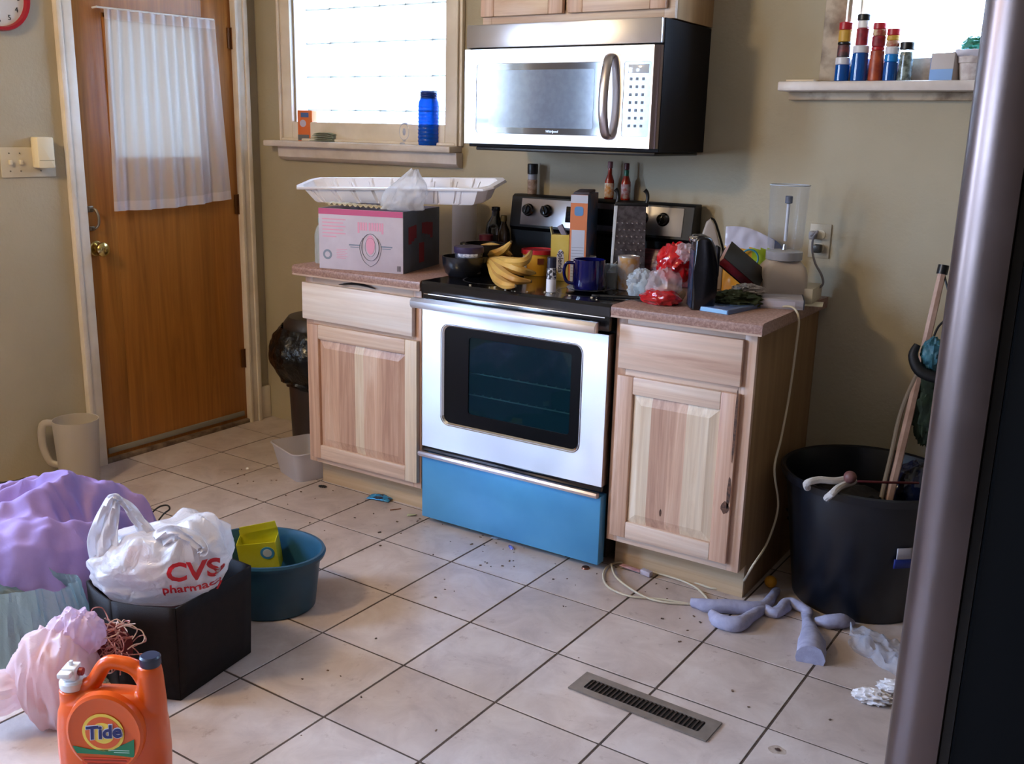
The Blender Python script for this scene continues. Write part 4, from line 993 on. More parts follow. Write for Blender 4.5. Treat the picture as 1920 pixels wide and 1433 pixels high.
# tall cereal carton
x, y = 1.905, -.215
hb = hz(x-.03, y-.03, 362)-ZK
t = thing('cereal_carton', 'tall orange and white carton standing at the back of the cooktop', 'box', (x, y, ZK), -.28)
b = B(); b.box(-.031, .031, -.095, .095, 0, hb, .001); b.mi = 1
t.rotation_euler = (0, 0, T-.27)
b.obj('carton', [M('carton_side', '6a5a60', .6, col2='37506c', scale=11, cut=(.45, .55)), ], t)
b = B(); b.box(-.0305, .0305, -.0958, -.095, .001, hb-.001); b.obj('orange_panel', M('carton_or2', 'dc8458', .5), t)
b = B(); b.box(-.024, .024, -.0966, -.0958, .002, hb*.60); b.obj('facts_panel', M('facts_white', 'c9cede', .5), t)
b = B(); [b.box(-.022, .022, -.0970, -.0966, z, z+.0016) for z in [hb*.06+k*.0105 for k in range(11)]]; b.obj('fine_print', M('print_mid', '8a90a4', .5), t)
b = B(); b.box(-.0305, .0305, -.0966, -.0958, hb-.03, hb-.002); b.obj('white_top', M('facts_white', 'c9cede', .5), t)
b = B(); b.prism(rrect(-.016, .016, hb-.075, hb-.042, .009, 4), -.0970, -.0958, 'xz'); b.obj('logo', M('logo_blue', '6496cc', .5), t)
b = B(); b.box(-.028, .03, -.07, .04, hb, hb+.010, .003, rot=Matrix.Rotation(.06, 4, 'X')); b.obj('torn_flap', M('flap_grey', '56505a', .7), t)
# box grater with black handle
x, y = 2.095, -.22
t = thing('box_grater', 'metal grater with a black hooked top handle', 'grater', (x, y, ZK), T-.12)
hb = hz(x, y, 386)-ZK; gw = .060
gm_ = M('grater_steel', '8d888c', .3, .9, col2='6b6468', scale=60)
b = B(); b.prism([(-gw, 0), (gw, 0), (gw*.86, hb), (-gw*.80, hb)], -.022, -.0205, 'xz'); b.prism([(-gw, 0), (gw, 0), (gw*.86, hb), (-gw*.80, hb)], .0205, .022, 'xz'); b.obj('grating_sheet', gm_, t)
b = B()
for r in range(9):
    for c in range(6):
        xx = -gw*.75+c*gw*.29+(gw*.14 if r % 2 else 0); b.lathe([(.004, 0), (.003, .0025), (0, .003)], (xx, -.022, .03+r*hb*.085), 6, (0, -1, 0))
b.obj('grating_teeth', M('teeth_steel', 'c4c0c6', .25, 1), t)
b = B(); b.prism([(-gw-.004, 0), (-gw+.003, 0), (-gw*.78, hb), (-gw*.92-.004, hb)], -.025, .025, 'xz', .001); b.obj('side_frame', M('frame_white', 'd6dade', .3), t)
b = B(); b.box(-gw*.95, gw*.98, -.012, .012, hb-.002, hb+.012, .003)
for sg, xx in ((-1, -gw*.86), (1, gw*.86)):
    b.tube([(xx, 0, hb+.005), (xx+.004, 0, hb+.028), (xx+.001, 0, hb+.046), (xx-.008, 0, hb+.056)], [.0065, .006, .0065, .008], 8, 4)
b.obj('hooked_handle', blkm, t)
# can, peanut butter jar, spatula, glass
x, y = base(1178, 545, ZK, .03); rC = 20/ppm(x, y, ZK+.05); hb = hz(x, y, 480)-ZK
t = thing('food_can', 'white and tan printed can at the right of the cooktop', 'can', (x, y, ZK))
B().lathe(cylp(rC, 0, hb-.002), (0, 0, 0), 28).obj('can_body', M('can_label', 'c8c6d4', .35, col2='c89c62', scale=16, cut=(.5, .6)), t)
B().lathe([(rC*.9, hb-.004), (rC*1.02, hb-.004), (rC*1.02, hb), (rC*.95, hb), (rC*.92, hb-.006), (0, hb-.006)], (0, 0, 0), 28).obj('rim', M('can_rim', 'd6cdc0', .3, .6), t)
x, y = 2.285, -.30; hb = hz(x, y, 484)-ZC; rC = 16.5/ppm(x, y, ZC+.05)
t = thing('peanut_butter_jar', 'jar of peanut butter with a red lid beside the can', 'jar', (x, y, ZC))
B().lathe([(0, 0), (rC*.96, 0), (rC, .004), (rC, hb*.66), (rC*.88, hb*.76), (0, hb*.76)], (0, 0, 0), 28).obj('jar_body', M('peanut_butter', '8c6038', .25, coat=.6), t)
B().lathe([(rC*1.01, .02), (rC*1.015, .021), (rC*1.015, hb*.55), (rC*1.01, hb*.551)], (0, 0, 0), 28).obj('label', M('label_bluegreen', '2d5a6c', .5), t)
B().lathe(cylp(rC*.98, hb*.75, hb), (0, 0, 0), 28).obj('lid', red_p, t)
x, y = 2.10, -.36
t = thing('drinking_glass', 'small glass with dark drink between the blue mug and the can', 'glass', (x, y, ZK))
B().lathe([(0, .0), (.022, 0), (.025, .085), (.0235, .085), (.021, .004), (0, .004)], (0, 0, 0), 28).obj('glass', clear('glass_thin', 'dfe6ea', .2, .05), t)
B().lathe([(0, .0045), (.0205, .0045), (.0225, .058), (0, .058)], (0, 0, 0), 24).obj('drink', M('dark_drink', '3c2224', .15), t)
x, y = base(1135, 560, ZK, 0)
t = thing('spatula', 'black plastic spatula lying at the front right of the cooktop', 'spatula', (x, y, ZK), .25)
b = B(); b.tube([(-.02, 0, .007), (.05, .004, .008), (.11, .008, .009)], .006, 8, 3); b.box(.10, .155, -.018, .030, .004, .007, .001); b.box(-.045, -.018, -.008, .008, .003, .011, .002); b.obj('spatula_body', blkm, t)
x, y = 2.03, -.315
t = thing('table_knife', 'steel butter knife leaning against the tall carton', 'knife', (x, y, ZK))
b = B(); b.tube([(0, 0, .004), (.02, .035, .05)], .0035, 8, 1, .6); b.tube([(.02, .035, .05), (.048, .085, .115)], [.005, .008], 8, 2, .25); b.obj('knife_body', chrome, t)
# crumbs on cooktop
b = B()
for k in range(26):
    u = 860+rnd.random()*260; v = 536+(u-860)*.11+rnd.uniform(-6, 4); q = at(u, v, 'z', ZK)
    if q.y < -.64: continue
    r_ = rnd.uniform(.0015, .004); b.box(q.x-r_, q.x+r_, q.y-r_*.7, q.y+r_*.7, ZK, ZK+r_*.8)
tag(b.obj('crumbs', M('crumb_pale', 'c9b79c', .8)), 'pale crumbs scattered along the front of the cooktop', 'crumbs', kind='stuff')

# on the backguard: shaker and two sauce bottles
ZG = 1.199
x = 1.572; hb = hz(x, -.045, 307)-ZG
t = thing('pepper_shaker', 'pepper shaker with black cap on the left of the backguard', 'shaker', (x, -.045, ZG))
B().lathe(cylp(.019, 0, hb*.48), (0, 0, 0), 24).obj('jar_body', M('pepper_brown', '8d7464', .25, coat=.5, col2='b9a59a', scale=40), t); B().lathe(cylp(.0185, hb*.48, hb*.66), (0, 0, 0), 24).obj('neck_band', M('band_grey', 'a8acb8', .3), t); B().lathe(cylp(.0205, hb*.66, hb), (0, 0, 0), 24).obj('cap', cap_b, t)
def sauce(name, label, u, v, body, cap, lab):
    x = at(u, 340, 'y', -.045).x; h = hz(x, -.045, v)-ZG; r = .0175
    t = thing(name, label, 'bottle', (x, -.045, ZG), 0, 'sauce bottles on the backguard')
    B().lathe([(0, 0), (r*.95, 0), (r, .003), (r, h*.48), (r*.5, h*.66), (r*.42, h*.84), (0, h*.84)], (0, 0, 0), 24).obj('glass_body', body, t)
    B().lathe([(r*1.01, .006), (r*1.03, .007), (r*1.03, h*.42), (r*1.01, h*.43)], (0, 0, 0), 24).obj('label', lab, t)
    B().lathe(cylp(r*.55, h*.82, h), (0, 0, 0), 18).obj('cap', cap[0], t)
    if len(cap) > 1: B().lathe(cylp(r*.52, h*.62, h*.82), (0, 0, 0), 18).obj('neck_wrap', cap[1], t)
hot = M('hot_sauce', 'a8240c', .15, coat=.7)
sauce('hot_sauce_bottle', 'hot sauce bottle with orange label and pale cap on the backguard', 1143, 303, hot, (M('cap_pink', '8a5a5e', .4),), M('label_sauce', 'd08a3c', .5, col2='e2dccc', scale=60))
sauce('hot_sauce_bottle', 'hot sauce bottle with green neck and white label on the backguard', 1174, 306, hot, (M('cap_maroon', '4c1420', .4), M('neck_green', '1f6a4c', .4)), M('label_grey', 'b8b4bc', .5, col2='a04a48', scale=60))

# ============================================================ RIGHT COUNTER
# baggie, red bread bag
x, y = base(1203, 562, ZC, .035)
t = thing('sandwich_bag', 'small clear bag of food at the front of the right counter', 'plastic bag', (x, y, ZC))
b = B(); blob(b, (0, 0, .042), (.044, .032, .048), 11, .35, 2.5, 56, 28, 0.001); b.obj('bag_film', film('baggie_film', 'dfe8ee', .5, .3, .12, .5, 30, 1), t)
b = B(); blob(b, (.004, .006, .026), (.028, .022, .024), 21, .2, 2, 32, 16, .002); b.obj('contents', M('bag_contents', '9fb4bc', .6), t)
x, y = base(1243, 576, ZC, .055)
t = thing('bread_bag', 'red printed plastic bread bag slumped behind the black appliance', 'plastic bag', (x, y, ZC))
redfilm = M('red_film', 'c8141c', .18, coat=.6, col2='a80c16', scale=20, bmp=.35, bscale=22, bdist=.006)
clearfl = film('bread_clear_film', 'dccfd2', .45, .3, .1, .5, 25, 1)
b = B(); blob(b, (0, 0, .022), (.066, .05, .026), 31, .22, 1.4, 72, 30, .001); b.obj('red_end', redfilm, t)
b = B(); blob(b, (-.005, .03, .058), (.055, .045, .055), 33, .28, 1.5, 72, 36, .004); b.obj('clear_middle', clearfl, t)
b = B(); blob(b, (.012, .065, .125), (.052, .045, .060), 35, .35, 1.5, 72, 36, .004); b.obj('red_top', redfilm, t)
b = B(); blob(b, (.050, .05, .16), (.030, .026, .030), 36, .4, 1.6, 48, 24); b.obj('clear_tail', clearfl, t)
b = B(); blob(b, (.01, .05, .03), (.045, .035, .03), 37, .2, 2, 40, 20, .002); b.obj('bread', M('bread_brown', 'b08a68', .8), t)
# red and white bag lying behind the grater
x, y = 2.215, -.12
t = thing('snack_bag', 'red striped snack bag leaning on the backguard', 'plastic bag', (x, y, ZK+.0), 0.1)
b = B(); b.grid(lambda i, j: Vector(((i-.5)*.20, -.015*math.sin(PI*i)*math.sin(PI*j)-.06+.02*j+.003*noise.noise(Vector((i*9, j*9, 4))), .002+.125*j)), 30, 20); b.obj('bag_front', M('snack_red', '7e4450', .3, col2='4c2c38', scale=18, stretch=(1, 1, 6), bmp=.5, bscale=40), t, thick=.004)
# black upright appliance (rounded top)
x, y = base(1319, 583, ZC, .045)
hb = hz(x, y, 440)-ZC
t = thing('countertop_appliance', 'tall black rounded appliance with chrome tip at the counter front', 'kitchen appliance', (x, y, ZC), T)
b = B(); b.prism([(-.036, 0), (.034, 0), (.037, hb*.25), (.036, hb*.6), (.026, hb*.86), (.010, hb*.97), (-.012, hb), (-.030, hb*.985), (-.037, hb*.93), (-.038, hb*.5)], -.045, .045, 'xz', .012, 4); b.obj('housing', M('appliance_black', '0b0c10', .22, coat=.3), t)
b = B(); b.box(-.040, -.034, -.036, .036, .006, hb*.80, .002); b.obj('painted_sheen_strip', M('sheen_blue_grey', '3a4c68', .2, .5), t)  # painted bluish sheen along the left edge of the housing
b = B(); b.box(-.044, .004, -.022, .022, hb*.90, hb*1.0, .008); b.tube([(-.050, 0, hb*.93), (-.038, 0, hb*.95)], .010, 12, 1); b.obj('cutter_head', chrome, t)
b = B(); b.prism(rrect(.026, .046, hb*.42, hb*.86, .009, 4), -.012, .012, 'xz', .003); b.obj('lever', M('lever_dark', '1b1d24', .25, coat=.4), t)
# white pointed board
x, y = 2.362, -.13
t = thing('kitchen_tool', 'grey pointed plastic item standing behind the black appliance', 'kitchen tool', (x, y, ZC), T-.15)
hb = hz(x, y, 410)-ZC
b = B(); b.prism([(-.055, 0), (.050, 0), (.050, hb*.45), (.012, hb*.92), (-.004, hb), (-.018, hb*.95), (-.045, hb*.55)], -.014, .014, 'xz', .006); b.obj('pointed_body', M('warm_grey_plastic', 'b3a79c', .45), t)
b = B(); b.tube([(.053, 0, 0.005), (.053, 0, hb*.45), (.015, 0, hb*.93), (-.004, 0, hb+.001)], .004, 8, 3); b.obj('dark_edge', blkm, t)
# frozen fruit bag
x, y = 2.50, -.12
hb = hz(x, y, 428)-ZC
t = thing('frozen_food_bag', 'yellow and green food bag with a white top behind the book', 'food bag', (x, y, ZC), T-.25)
b = B()
def ff(i, j, s): return Vector(((i-.5)*.165, s*.020*math.sin(PI*i)**.6*(1-j*.7)+.004*noise.noise(Vector((i*7, j*7, s))), .002+(hb)*j*(1-.14*i*j)+.012*math.sin(i*PI*1.2)*j))
b.grid(lambda i, j: ff(i, j, -1), 30, 24); b.grid(lambda i, j: ff(i, j, 1), 30, 24)
for f in b.bm.faces:
    c_ = f.calc_center_median()
    f.material_index = 0 if c_.z > hb*.70 else (1 if c_.x < .012 else 2)
bmesh.ops.remove_doubles(b.bm, verts=b.bm.verts, dist=1e-4)
b.obj('pouch', [M('pouch_white', 'd2cfe0', .25, coat=.5), M('pouch_yellow', 'dca032', .3, coat=.5), M('pouch_green', '9cb41e', .3, coat=.5, col2='b8cc3c', scale=20)], t)
b = B(); b.tube([(.005+.028*math.cos(a), -.024, hb*.55+.030*math.sin(a)) for a in [2*PI*k/16 for k in range(16)]], .0035, 6, 3, closed=True); b.obj('logo_ring', M('logo_teal', '3c8c9c', .4), t)
# deep blue plastic bag behind blender
x, y = 2.56, -.05
t = thing('blue_plate', 'deep blue plate standing on edge behind the blender', 'plate', (x-.01, y+.02, ZC+.105))
b = B(); b.lathe([(0, 0), (.06, 0), (.088, .010), (.090, .012), (.06, .005), (0, .004)], (0, 0, 0), 48, (.15, -1, .12)); b.obj('plate_disc', M('plate_cobalt', '1a2a9c', .2, coat=.5), t)
t.location = (2.515, -.035, ZC+.100)
# blender on white cartons
x, y = 2.605, -.20
zb1 = ZC+.032
def flat_box(name, label, cx, cy, z, w, d, h, rz, mt, extra=None, cat='box'):
    t = thing(name, label, cat, (cx, cy, z), rz); B().box(-w/2, w/2, -d/2, d/2, 0, h, .001).obj('carton', mt, t); return t
cw = M('carton_offwhite', 'cfc6b4', .6)
pa = at(1470, 580, 'z', ZC)
t = flat_box('flat_carton', 'flat white carton with dark end under the blender', 2.665, -.275, ZC, .15, .20, .031, .35, M('carton_white_b', 'b9b4be', .5))
B().box(.0752, .079, -.10, .10, 0, .031, .0005).obj('dark_end', M('end_slate', '3e4250', .5), t)
B().box(-.055, .05, -.1006, -.100, .006, .025).obj('label', M('label_pale', 'cdc8d6', .5), t)
t = flat_box('open_carton', 'small open white carton at the wall edge of the counter', 2.726, -.14, ZC, .05, .16, .050, .1, cw)
t = thing('loose_card', 'cream card sticking out past the counter edge', 'card', (2.762, -.20, ZC+.0), .25)
B().box(-.03, .028, -.05, .05, .0, .0015).obj('card', M('card_cream', 'd5ccb8', .6), t)
bx, by = 2.650, -.205
s_ = ppm(bx, by, 1.0); rb = 42/s_
zb1 = ZC+.0312
hcol = hz(bx, by, 487)-zb1; htop = hz(bx, by, 347)-zb1; hj0 = hz(bx, by, 470)-zb1
t = thing('blender', 'countertop blender with clear jar on a white base', 'blender', (bx, by, zb1), T)
b = B(); b.prism(rrect(-rb, rb, -rb*.8, rb*.8, .02, 4), 0, .008, 'xy'); 
bm = b.bm; lv = []
for z, k in ((0, .93), (.006, 1), (hcol*.55, .99), (hcol*.80, .90), (hcol, .66)):
    lv.append([bm.verts.new((px*k, py*k, z)) for px, py in rrect(-rb, rb, -rb*.82, rb*.82, .024, 5)])
for A, Q in zip(lv, lv[1:]):
    for k in range(len(A)): bm.faces.new((A[k], A[(k+1) % len(A)], Q[(k+1) % len(A)], Q[k]))
bm.faces.new(lv[-1]); b.obj('motor_base', M('blender_base', 'c6bab0', .35), t)
B().lathe([(rb*.64, hcol-.002), (rb*.80, hcol+.002), (rb*.80, hj0-.002), (rb*.70, hj0), (0, hj0)], (0, 0, 0), 32).obj('locking_collar', M('collar_grey', 'b8bcc8', .25, .3), t)
rj = 36/s_
B().lathe([(rj*.84, hj0), (rj*.90, hj0+.02), (rj, htop), (rj*.97, htop), (rj*.87, hj0+.02), (rj*.75, hj0+.003), (0, hj0+.003)], (0, 0, 0), 40).obj('jar', clear('blender_jar', 'ffffff', .05, .05, 'b8c4d4', edge=.2), t)
B().tube([(rj*math.cos(a), rj*math.sin(a), htop) for a in [2*PI*k/24 for k in range(24)]], .0018, 6, 2, closed=True).obj('jar_rim', M('rim_clear', 'c8d2e2', .1), t)
B().lathe([(0, hj0+.002), (.008, hj0+.002), (.006, hj0+.02), (0, hj0+.022)], (0, 0, 0), 12).obj('blade_hub', chrome, t)
B().lathe(cylp(.0055, hj0+.03, htop*.83), (0, -.0, 0), 14).obj('stir_stick', M('stick_white', 'd4d8e4', .3), t)
B().lathe(cylp(.012, htop*.83, htop*.90), (0, 0, 0), 14).obj('stick_knob', M('knob_grey', '55586a', .4), t)
# its cord
t = thing('power_cord', 'grey cord looping from the outlet down beside the blender', 'cord', (2.69, -.05, 1.1))
A = Vector((2.69, -.05, 1.1))
B().tube([Vector((2.685, -.045, 1.12))-A]+[at(u, v, 'y', -.10)-A for u, v in ((1533, 434), (1525, 446), (1523, 470), (1529, 495), (1540, 515), (1543, 532), (1532, 541), (1518, 538))], .0038, 8, 6).obj('cable', M('cord_grey', '8a8486', .5), t)
# book leaning, green cloth, blue disc case
x, y = 2.50, -.36
q0b = at(1375, 472, 'z', 1.075)
t = thing('black_book', 'thick black and red book leaning over the papers', 'book', (2.545, -.30, ZC+.110), 0)
t.scale = (1.02, 1.02, .85)
t.rotation_euler = (math.radians(35), math.radians(38), T-.05)
b = B(); b.box(-.072, .072, -.045, .045, -.019, .019, .002); b.obj('book_block', M('book_edge_red', '8e1c28', .5, col2='5a2030', scale=9), t)
b = B(); b.box(-.075, .075, -.048, .048, .019, .022, .001); b.box(-.075, .075, -.048, .048, -.022, -.019, .001); b.obj('cover', M('book_black', '0c080a', .4), t)
b = B(); b.box(-.0728, -.0715, -.044, .044, -.018, .018); b.obj('page_edge', M('page_edge', 'b99a94', .7), t)
t = thing('green_cloth', 'dark green crumpled cloth under the black book', 'cloth', (2.575, -.40, ZC))
b = B(); blob(b, (0, 0, .018), (.075, .060, .028), 51, .4, 2.4, 72, 30, .001, rz=T); b.obj('cloth_body', M('cloth_olive', '2f3a20', .8, col2='3d4628', scale=20), t)
t = thing('crumpled_paper', 'crumpled white paper beside the green cloth', 'paper', (2.595, -.36, ZC+.030))
b = B(); blob(b, (0, 0, .018), (.045, .035, .016), 53, .6, 2.6, 48, 24); b.obj('paper_ball', M('paper_grey', 'b4aaa2', .7), t)
qa, qb = at(1327, 588, 'z', ZC), at(1384, 590, 'z', ZC); 
t = thing('disc_case', 'slim blue case lying at the front edge of the counter', 'disc case', (2.585, -.515, ZC), .62)
pa, pb, pc = at(1327, 580, 'z', ZC), at(1362, 592, 'z', ZC), at(1452, 572, 'z', ZC)
d1_ = pb-pa; d2_ = pc-pb
t.location = (pb.x, pb.y+.012, ZC); t.rotation_euler = (0, 0, math.atan2(d2_.y, d2_.x))
LL = d2_.length; WW = min(.10, max(.07, abs(d1_.length)))
b = B(); b.box(0, LL, 0, WW, 0, .014, .001); b.obj('case', M('case_blue', '4a5f86', .25, coat=.5, col2='56709c', scale=10), t)
b = B(); b.box(-.0012, 0, .004, WW-.004, .0015, .0125); b.obj('spine_label', M('spine_blue', '86b8e0', .25, coat=.5), t)
# extra small bits: can base in front
# ============================================================ WHITE EXTENSION CORD
cordm = M('cord_white', 'c9bda4', .45)
def sp_(u, v, x): q = at(u, v, 'x', x); return (q.x, q.y, q.z)
hang = [(2.700, -.36, ZC+.006), (2.745, -.37, ZC+.010), (2.772, -.385, .895)]
for u, v in ((1494, 640), (1480, 740), (1465, 820), (1452, 880), (1459, 950), (1440, 1015), (1412, 1060)): hang.append(sp_(u, v, 2.775))
hang += [tuple(at(1385, 1098, 'z', .02)), tuple(at(1340, 1104, 'z', .006)), tuple(at(1310, 1095, 'z', .006)), tuple(at(1260, 1078, 'z', .006)), tuple(at(1215, 1068, 'z', .006)),
 tuple(at(1170, 1055, 'z', .006)), tuple(at(1140, 1062, 'z', .006)), tuple(at(1131, 1082, 'z', .006)), tuple(at(1142, 1102, 'z', .006)), tuple(at(1180, 1118, 'z', .006)), tuple(at(1240, 1124, 'z', .005)), tuple(at(1300, 1134, 'z', .005))]
A = Vector(hang[0]); t = thing('extension_cord', 'long white cord hanging from the counter and coiled on the floor', 'cord', tuple(A))
B().tube([Vector(p)-A for p in hang], .0036, 8, 6).obj('cable', cordm, t)
c2 = [at(1208, 1070, 'z', .006), at(1235, 1076, 'z', .007), at(1275, 1088, 'z', .007), at(1305, 1102, 'z', .007), at(1324, 1120, 'z', .006), at(1328, 1128, 'z', .006)]
c3 = [at(1146, 1058, 'z', .012), at(1155, 1082, 'z', .011), at(1185, 1106, 'z', .011), at(1215, 1122, 'z', .006), at(1250, 1130, 'z', .006), at(1290, 1133, 'z', .005)]
for cc in (c2, c3): B().tube([p-A for p in cc], .0036, 8, 6).obj('cable', cordm, t)
q = at(1212, 1074, 'z', .012)
b = B(); b.box(-.02, .02, -.010, .010, -.009, .009, .003, rot=Matrix.Rotation(-.2, 4, 'Z')); o = b.obj('plug', M('plug_lilac', 'b6acb8', .4), t); o.location = q-A
t = thing('product_tag', 'pink and white warning tag on the floor cord', 'tag', tuple(at(1185, 1066, 'z', .012)), -.12)
B().box(-.045, .035, -.011, .011, -.0006, .0006, .0002).obj('tag_card', M('tag_pink', 'bf8a92', .5, col2='d8b0b4', scale=50), t)

# ============================================================ FLOOR THINGS
# floor register
va, vb, vc, vd = at(1068, 1290, 'z', 0), at(1098, 1264, 'z', 0), at(1352, 1360, 'z', 0), at(1325, 1390, 'z', 0)
cen = (va+vb+vc+vd)/4; dv = vc-vb; La = dv.length; Wa = .098; ra = math.atan2(dv.y, dv.x)
t = thing('floor_register', 'grey metal floor vent register set among the tiles', 'floor vent', (cen.x, cen.y, 0), ra)
vm = M('register_grey', '857a70', .45, .3, col2='776c62', scale=20)
b = B(); hole = rrect(-La/2+.032, La/2-.032, -Wa/2+.024, Wa/2-.024, .006, 3)
# plate lies flat: build in xz then turn
plate_hole(b, -La/2, La/2, -Wa/2, Wa/2, hole, -.0045, -.0005); bmesh.ops.transform(b.bm, matrix=Matrix.Rotation(-PI/2, 4, 'X'), verts=b.bm.verts)
for v in b.bm.verts: v.co.z = abs(v.co.z)
b.obj('plate', vm, t)
B().box(-La/2+.03, La/2-.03, -Wa/2+.022, Wa/2-.022, .0002, .0006).obj('duct_dark', M('duct_black', '0a0807', .8), t, smooth=False)
lb = B(); lb.box(-.0021, .0021, -Wa/2+.024, Wa/2-.024, .0006, .0040, rot=Matrix.Rotation(.0, 4, 'Y')); lme = lb.mesh('louvre', M('louvre_brown', '3d3029', .5, .4))
nL = 27
for k in range(nL):
    o = bpy.data.objects.new('louvre', lme); C.objects.link(o); o.parent = t; o.location = (-La/2+.040+k*(La-.08)/(nL-1), 0, 0); 
# socks
sockm = M('sock_grey', 'a9a8c0', .9, col2='9a99b2', scale=40, bmp=.5, bscale=500)
def floorcloth(name, label, cat, pts, rads, mt, flat=.55, group=None, part='knit', hs=None):
    P = []
    for k, (u, v) in enumerate(pts):
        z = rads[k]*flat if hs is None else rads[k]*flat+hs[k]
        P.append(at(u, v, 'z', z))
    A = Vector((P[0].x, P[0].y, 0)); t = thing(name, label, cat, tuple(A), 0, group)
    b = B(); b.tube([p-A for p in P], rads, 14, 5, 1.0)
    for v in b.bm.verts:     # flatten and wrinkle
        # squash around centreline heights
        n_ = noise.noise(v.co*38+Vector((len(name), 0, 0)))*.005
        v.co += Vector((n_, n_*.7, n_*.6))
    b.obj(part, mt, t); return t
floorcloth('grey_sock', 'grey knotted sock, leftmost on the floor by the cabinet', 'sock', [(1296, 1130), (1330, 1136), (1375, 1138), (1420, 1140), (1438, 1132), (1448, 1118), (1456, 1108)], [.016, .022, .022, .020, .017, .015, .012], sockm, .9, 'grey socks on the floor')
floorcloth('grey_sock', 'grey sock folded under the leftmost one, heel to the camera', 'sock', [(1335, 1152), (1352, 1166), (1385, 1170), (1410, 1155), (1432, 1142), (1452, 1150), (1476, 1140)], [.016, .023, .024, .018, .016, .017, .013], sockm, .9, 'grey socks on the floor')
floorcloth('grey_sock', 'twisted grey sock looping between the pile and the bucket', 'sock', [(1440, 1150), (1462, 1145), (1476, 1130), (1500, 1138), (1515, 1148), (1512, 1155)], [.014, .018, .016, .016, .015, .012], sockm, .9, 'grey socks on the floor')
floorcloth('grey_sock', 'grey sock whose open cuff faces the camera, below the others', 'sock', [(1507, 1142), (1513, 1162), (1519, 1185), (1521, 1210), (1519, 1236)], [.011, .016, .026, .040, .041], sockm, .35, 'grey socks on the floor')
floorcloth('grey_sock', 'grey sock lying against the foot of the black bucket', 'sock', [(1528, 1166), (1550, 1166), (1575, 1165), (1598, 1167)], [.012, .022, .024, .012], sockm, .9, 'grey socks on the floor')
# clear bag and tissues
t = thing('torn_plastic_bag', 'torn clear plastic bag on the floor beside the fridge', 'plastic bag', tuple(at(1650, 1240, 'z', 0)))
A = Vector(t.location)
b = B()
def tp(i, j):
    u = 1592+i*125; v = 1198+i*62+(j-.5)*(40+50*i*(1-i*.5)); q = at(u, v, 'z', .0)
    h = .004+.045*max(0, noise.noise(Vector((i*5, j*4, 2)))+.15)+.02*max(0, fold(Vector((i*3, j*3, 5))))
    return Vector((q.x+.01*noise.noise(Vector((i*6, j*6, 8))), q.y+.012*noise.noise(Vector((i*6, j*6, 18))), h*math.sin(PI*min(max(j, .05), .95))**.4))-A
b.grid(tp, 60, 30); b.obj('bag_film', film('floor_bag_film', 'd8dcec', .45, .35, .15, .7, 50, .9), t)
for lab, (u, v), sz, sd in (('white crumpled tissue, the nearer one by the fridge', (1635, 1315), .042, 71), ('white crumpled tissue touching the fridge side', (1684, 1298), .045, 72)):
    q = at(u, v, 'z', 0); t = thing('crumpled_tissue', lab, 'tissue', (q.x, q.y, 0), 0, 'tissues on the floor')
    b = B(); blob(b, (0, 0, .012), (sz, sz*.62, .016), sd, .55, 2.2, 56, 28, .0008, rz=T-.3); b.obj('tissue', M('tissue_white', 'e2dcdc', .8), t)
# yellow ball
q = at(1432, 1090, 'z', .02); t = thing('yellow_ball', 'small yellow ball on the floor behind the cabinet corner', 'ball', (q.x+.02, q.y+.01, 0))
B().lathe([(.0001 if 0 else 0, 0)]+[(.02*math.sin(PI*k/14), .02-.02*math.cos(PI*k/14)) for k in range(1, 14)]+[(0, .04)], (0, 0, 0), 24).obj('ball', M('ball_yellow', 'd8951c', .5), t)
# wrappers and bits by the stove
q = at(713, 936, 'z', 0); t = thing('blue_wrapper', 'shiny light blue wrapper on the floor by the left cabinet', 'wrapper', (q.x, q.y, 0), .2)
b = B(); b.grid(lambda i, j: Vector(((i-.5)*.10, (j-.5)*.055, .004+.016*(fold(Vector((i*3, j*3, 4)))*.5+.5)*math.sin(PI*i)**.5*math.sin(PI*min(max(j, .02), .98))**.5)), 30, 16); b.obj('foil', M('wrapper_blue', '3f9cd0', .2, .4, col2='3c4658', scale=22, cut=(.52, .56)), t, thick=.001)
q = at(772, 967, 'z', 0); t = thing('paper_scrap', 'pale green paper scrap at the left foot of the stove', 'scrap', (q.x, q.y, 0), .5)
b = B(); b.grid(lambda i, j: Vector(((i-.5)*.035, (j-.5)*.022, .002+.006*i*(1-j))), 6, 4); b.obj('scrap', M('scrap_green', 'c4c49a', .7), t, thick=.0008)
q = at(742, 957, 'z', 0); t = thing('matchstick', 'brown burnt stick by the blue wrapper', 'stick', (q.x, q.y, .003), .9); B().tube([(-.022, 0, 0), (.022, .004, 0)], .002, 6, 1).obj('stick', M('stick_brown', '8a5a3c', .6), t)
q = at(464, 881, 'z', 0); t = thing('crumb', 'small white crumb on the tile in front of the door', 'crumb', (q.x, q.y, 0)); b = B(); blob(b, (0, 0, .005), (.008, .007, .006), 3, .1, 2, 16, 8, 0.0); b.obj('crumb', paper, t)
q = at(605, 914, 'z', 0); t = thing('black_scrap', 'black curled scrap on the tile by the left cabinet', 'scrap', (q.x, q.y, 0), .4); b = B(); blob(b, (0, 0, .004), (.016, .006, .005), 8, .5, 3, 24, 10, 0.0); b.obj('scrap', cap_b, t)
q = at(934, 1011, 'z', 0); t = thing('plastic_scrap', 'clear plastic scrap sticking out under the drawer', 'scrap', (q.x, q.y, 0), .5); b = B(); blob(b, (0, 0, .004), (.024, .009, .005), 9, .4, 3, 24, 10, 0.0); b.obj('scrap', film('scrap_film', 'c8d4e4', .7, .3, .2), t)
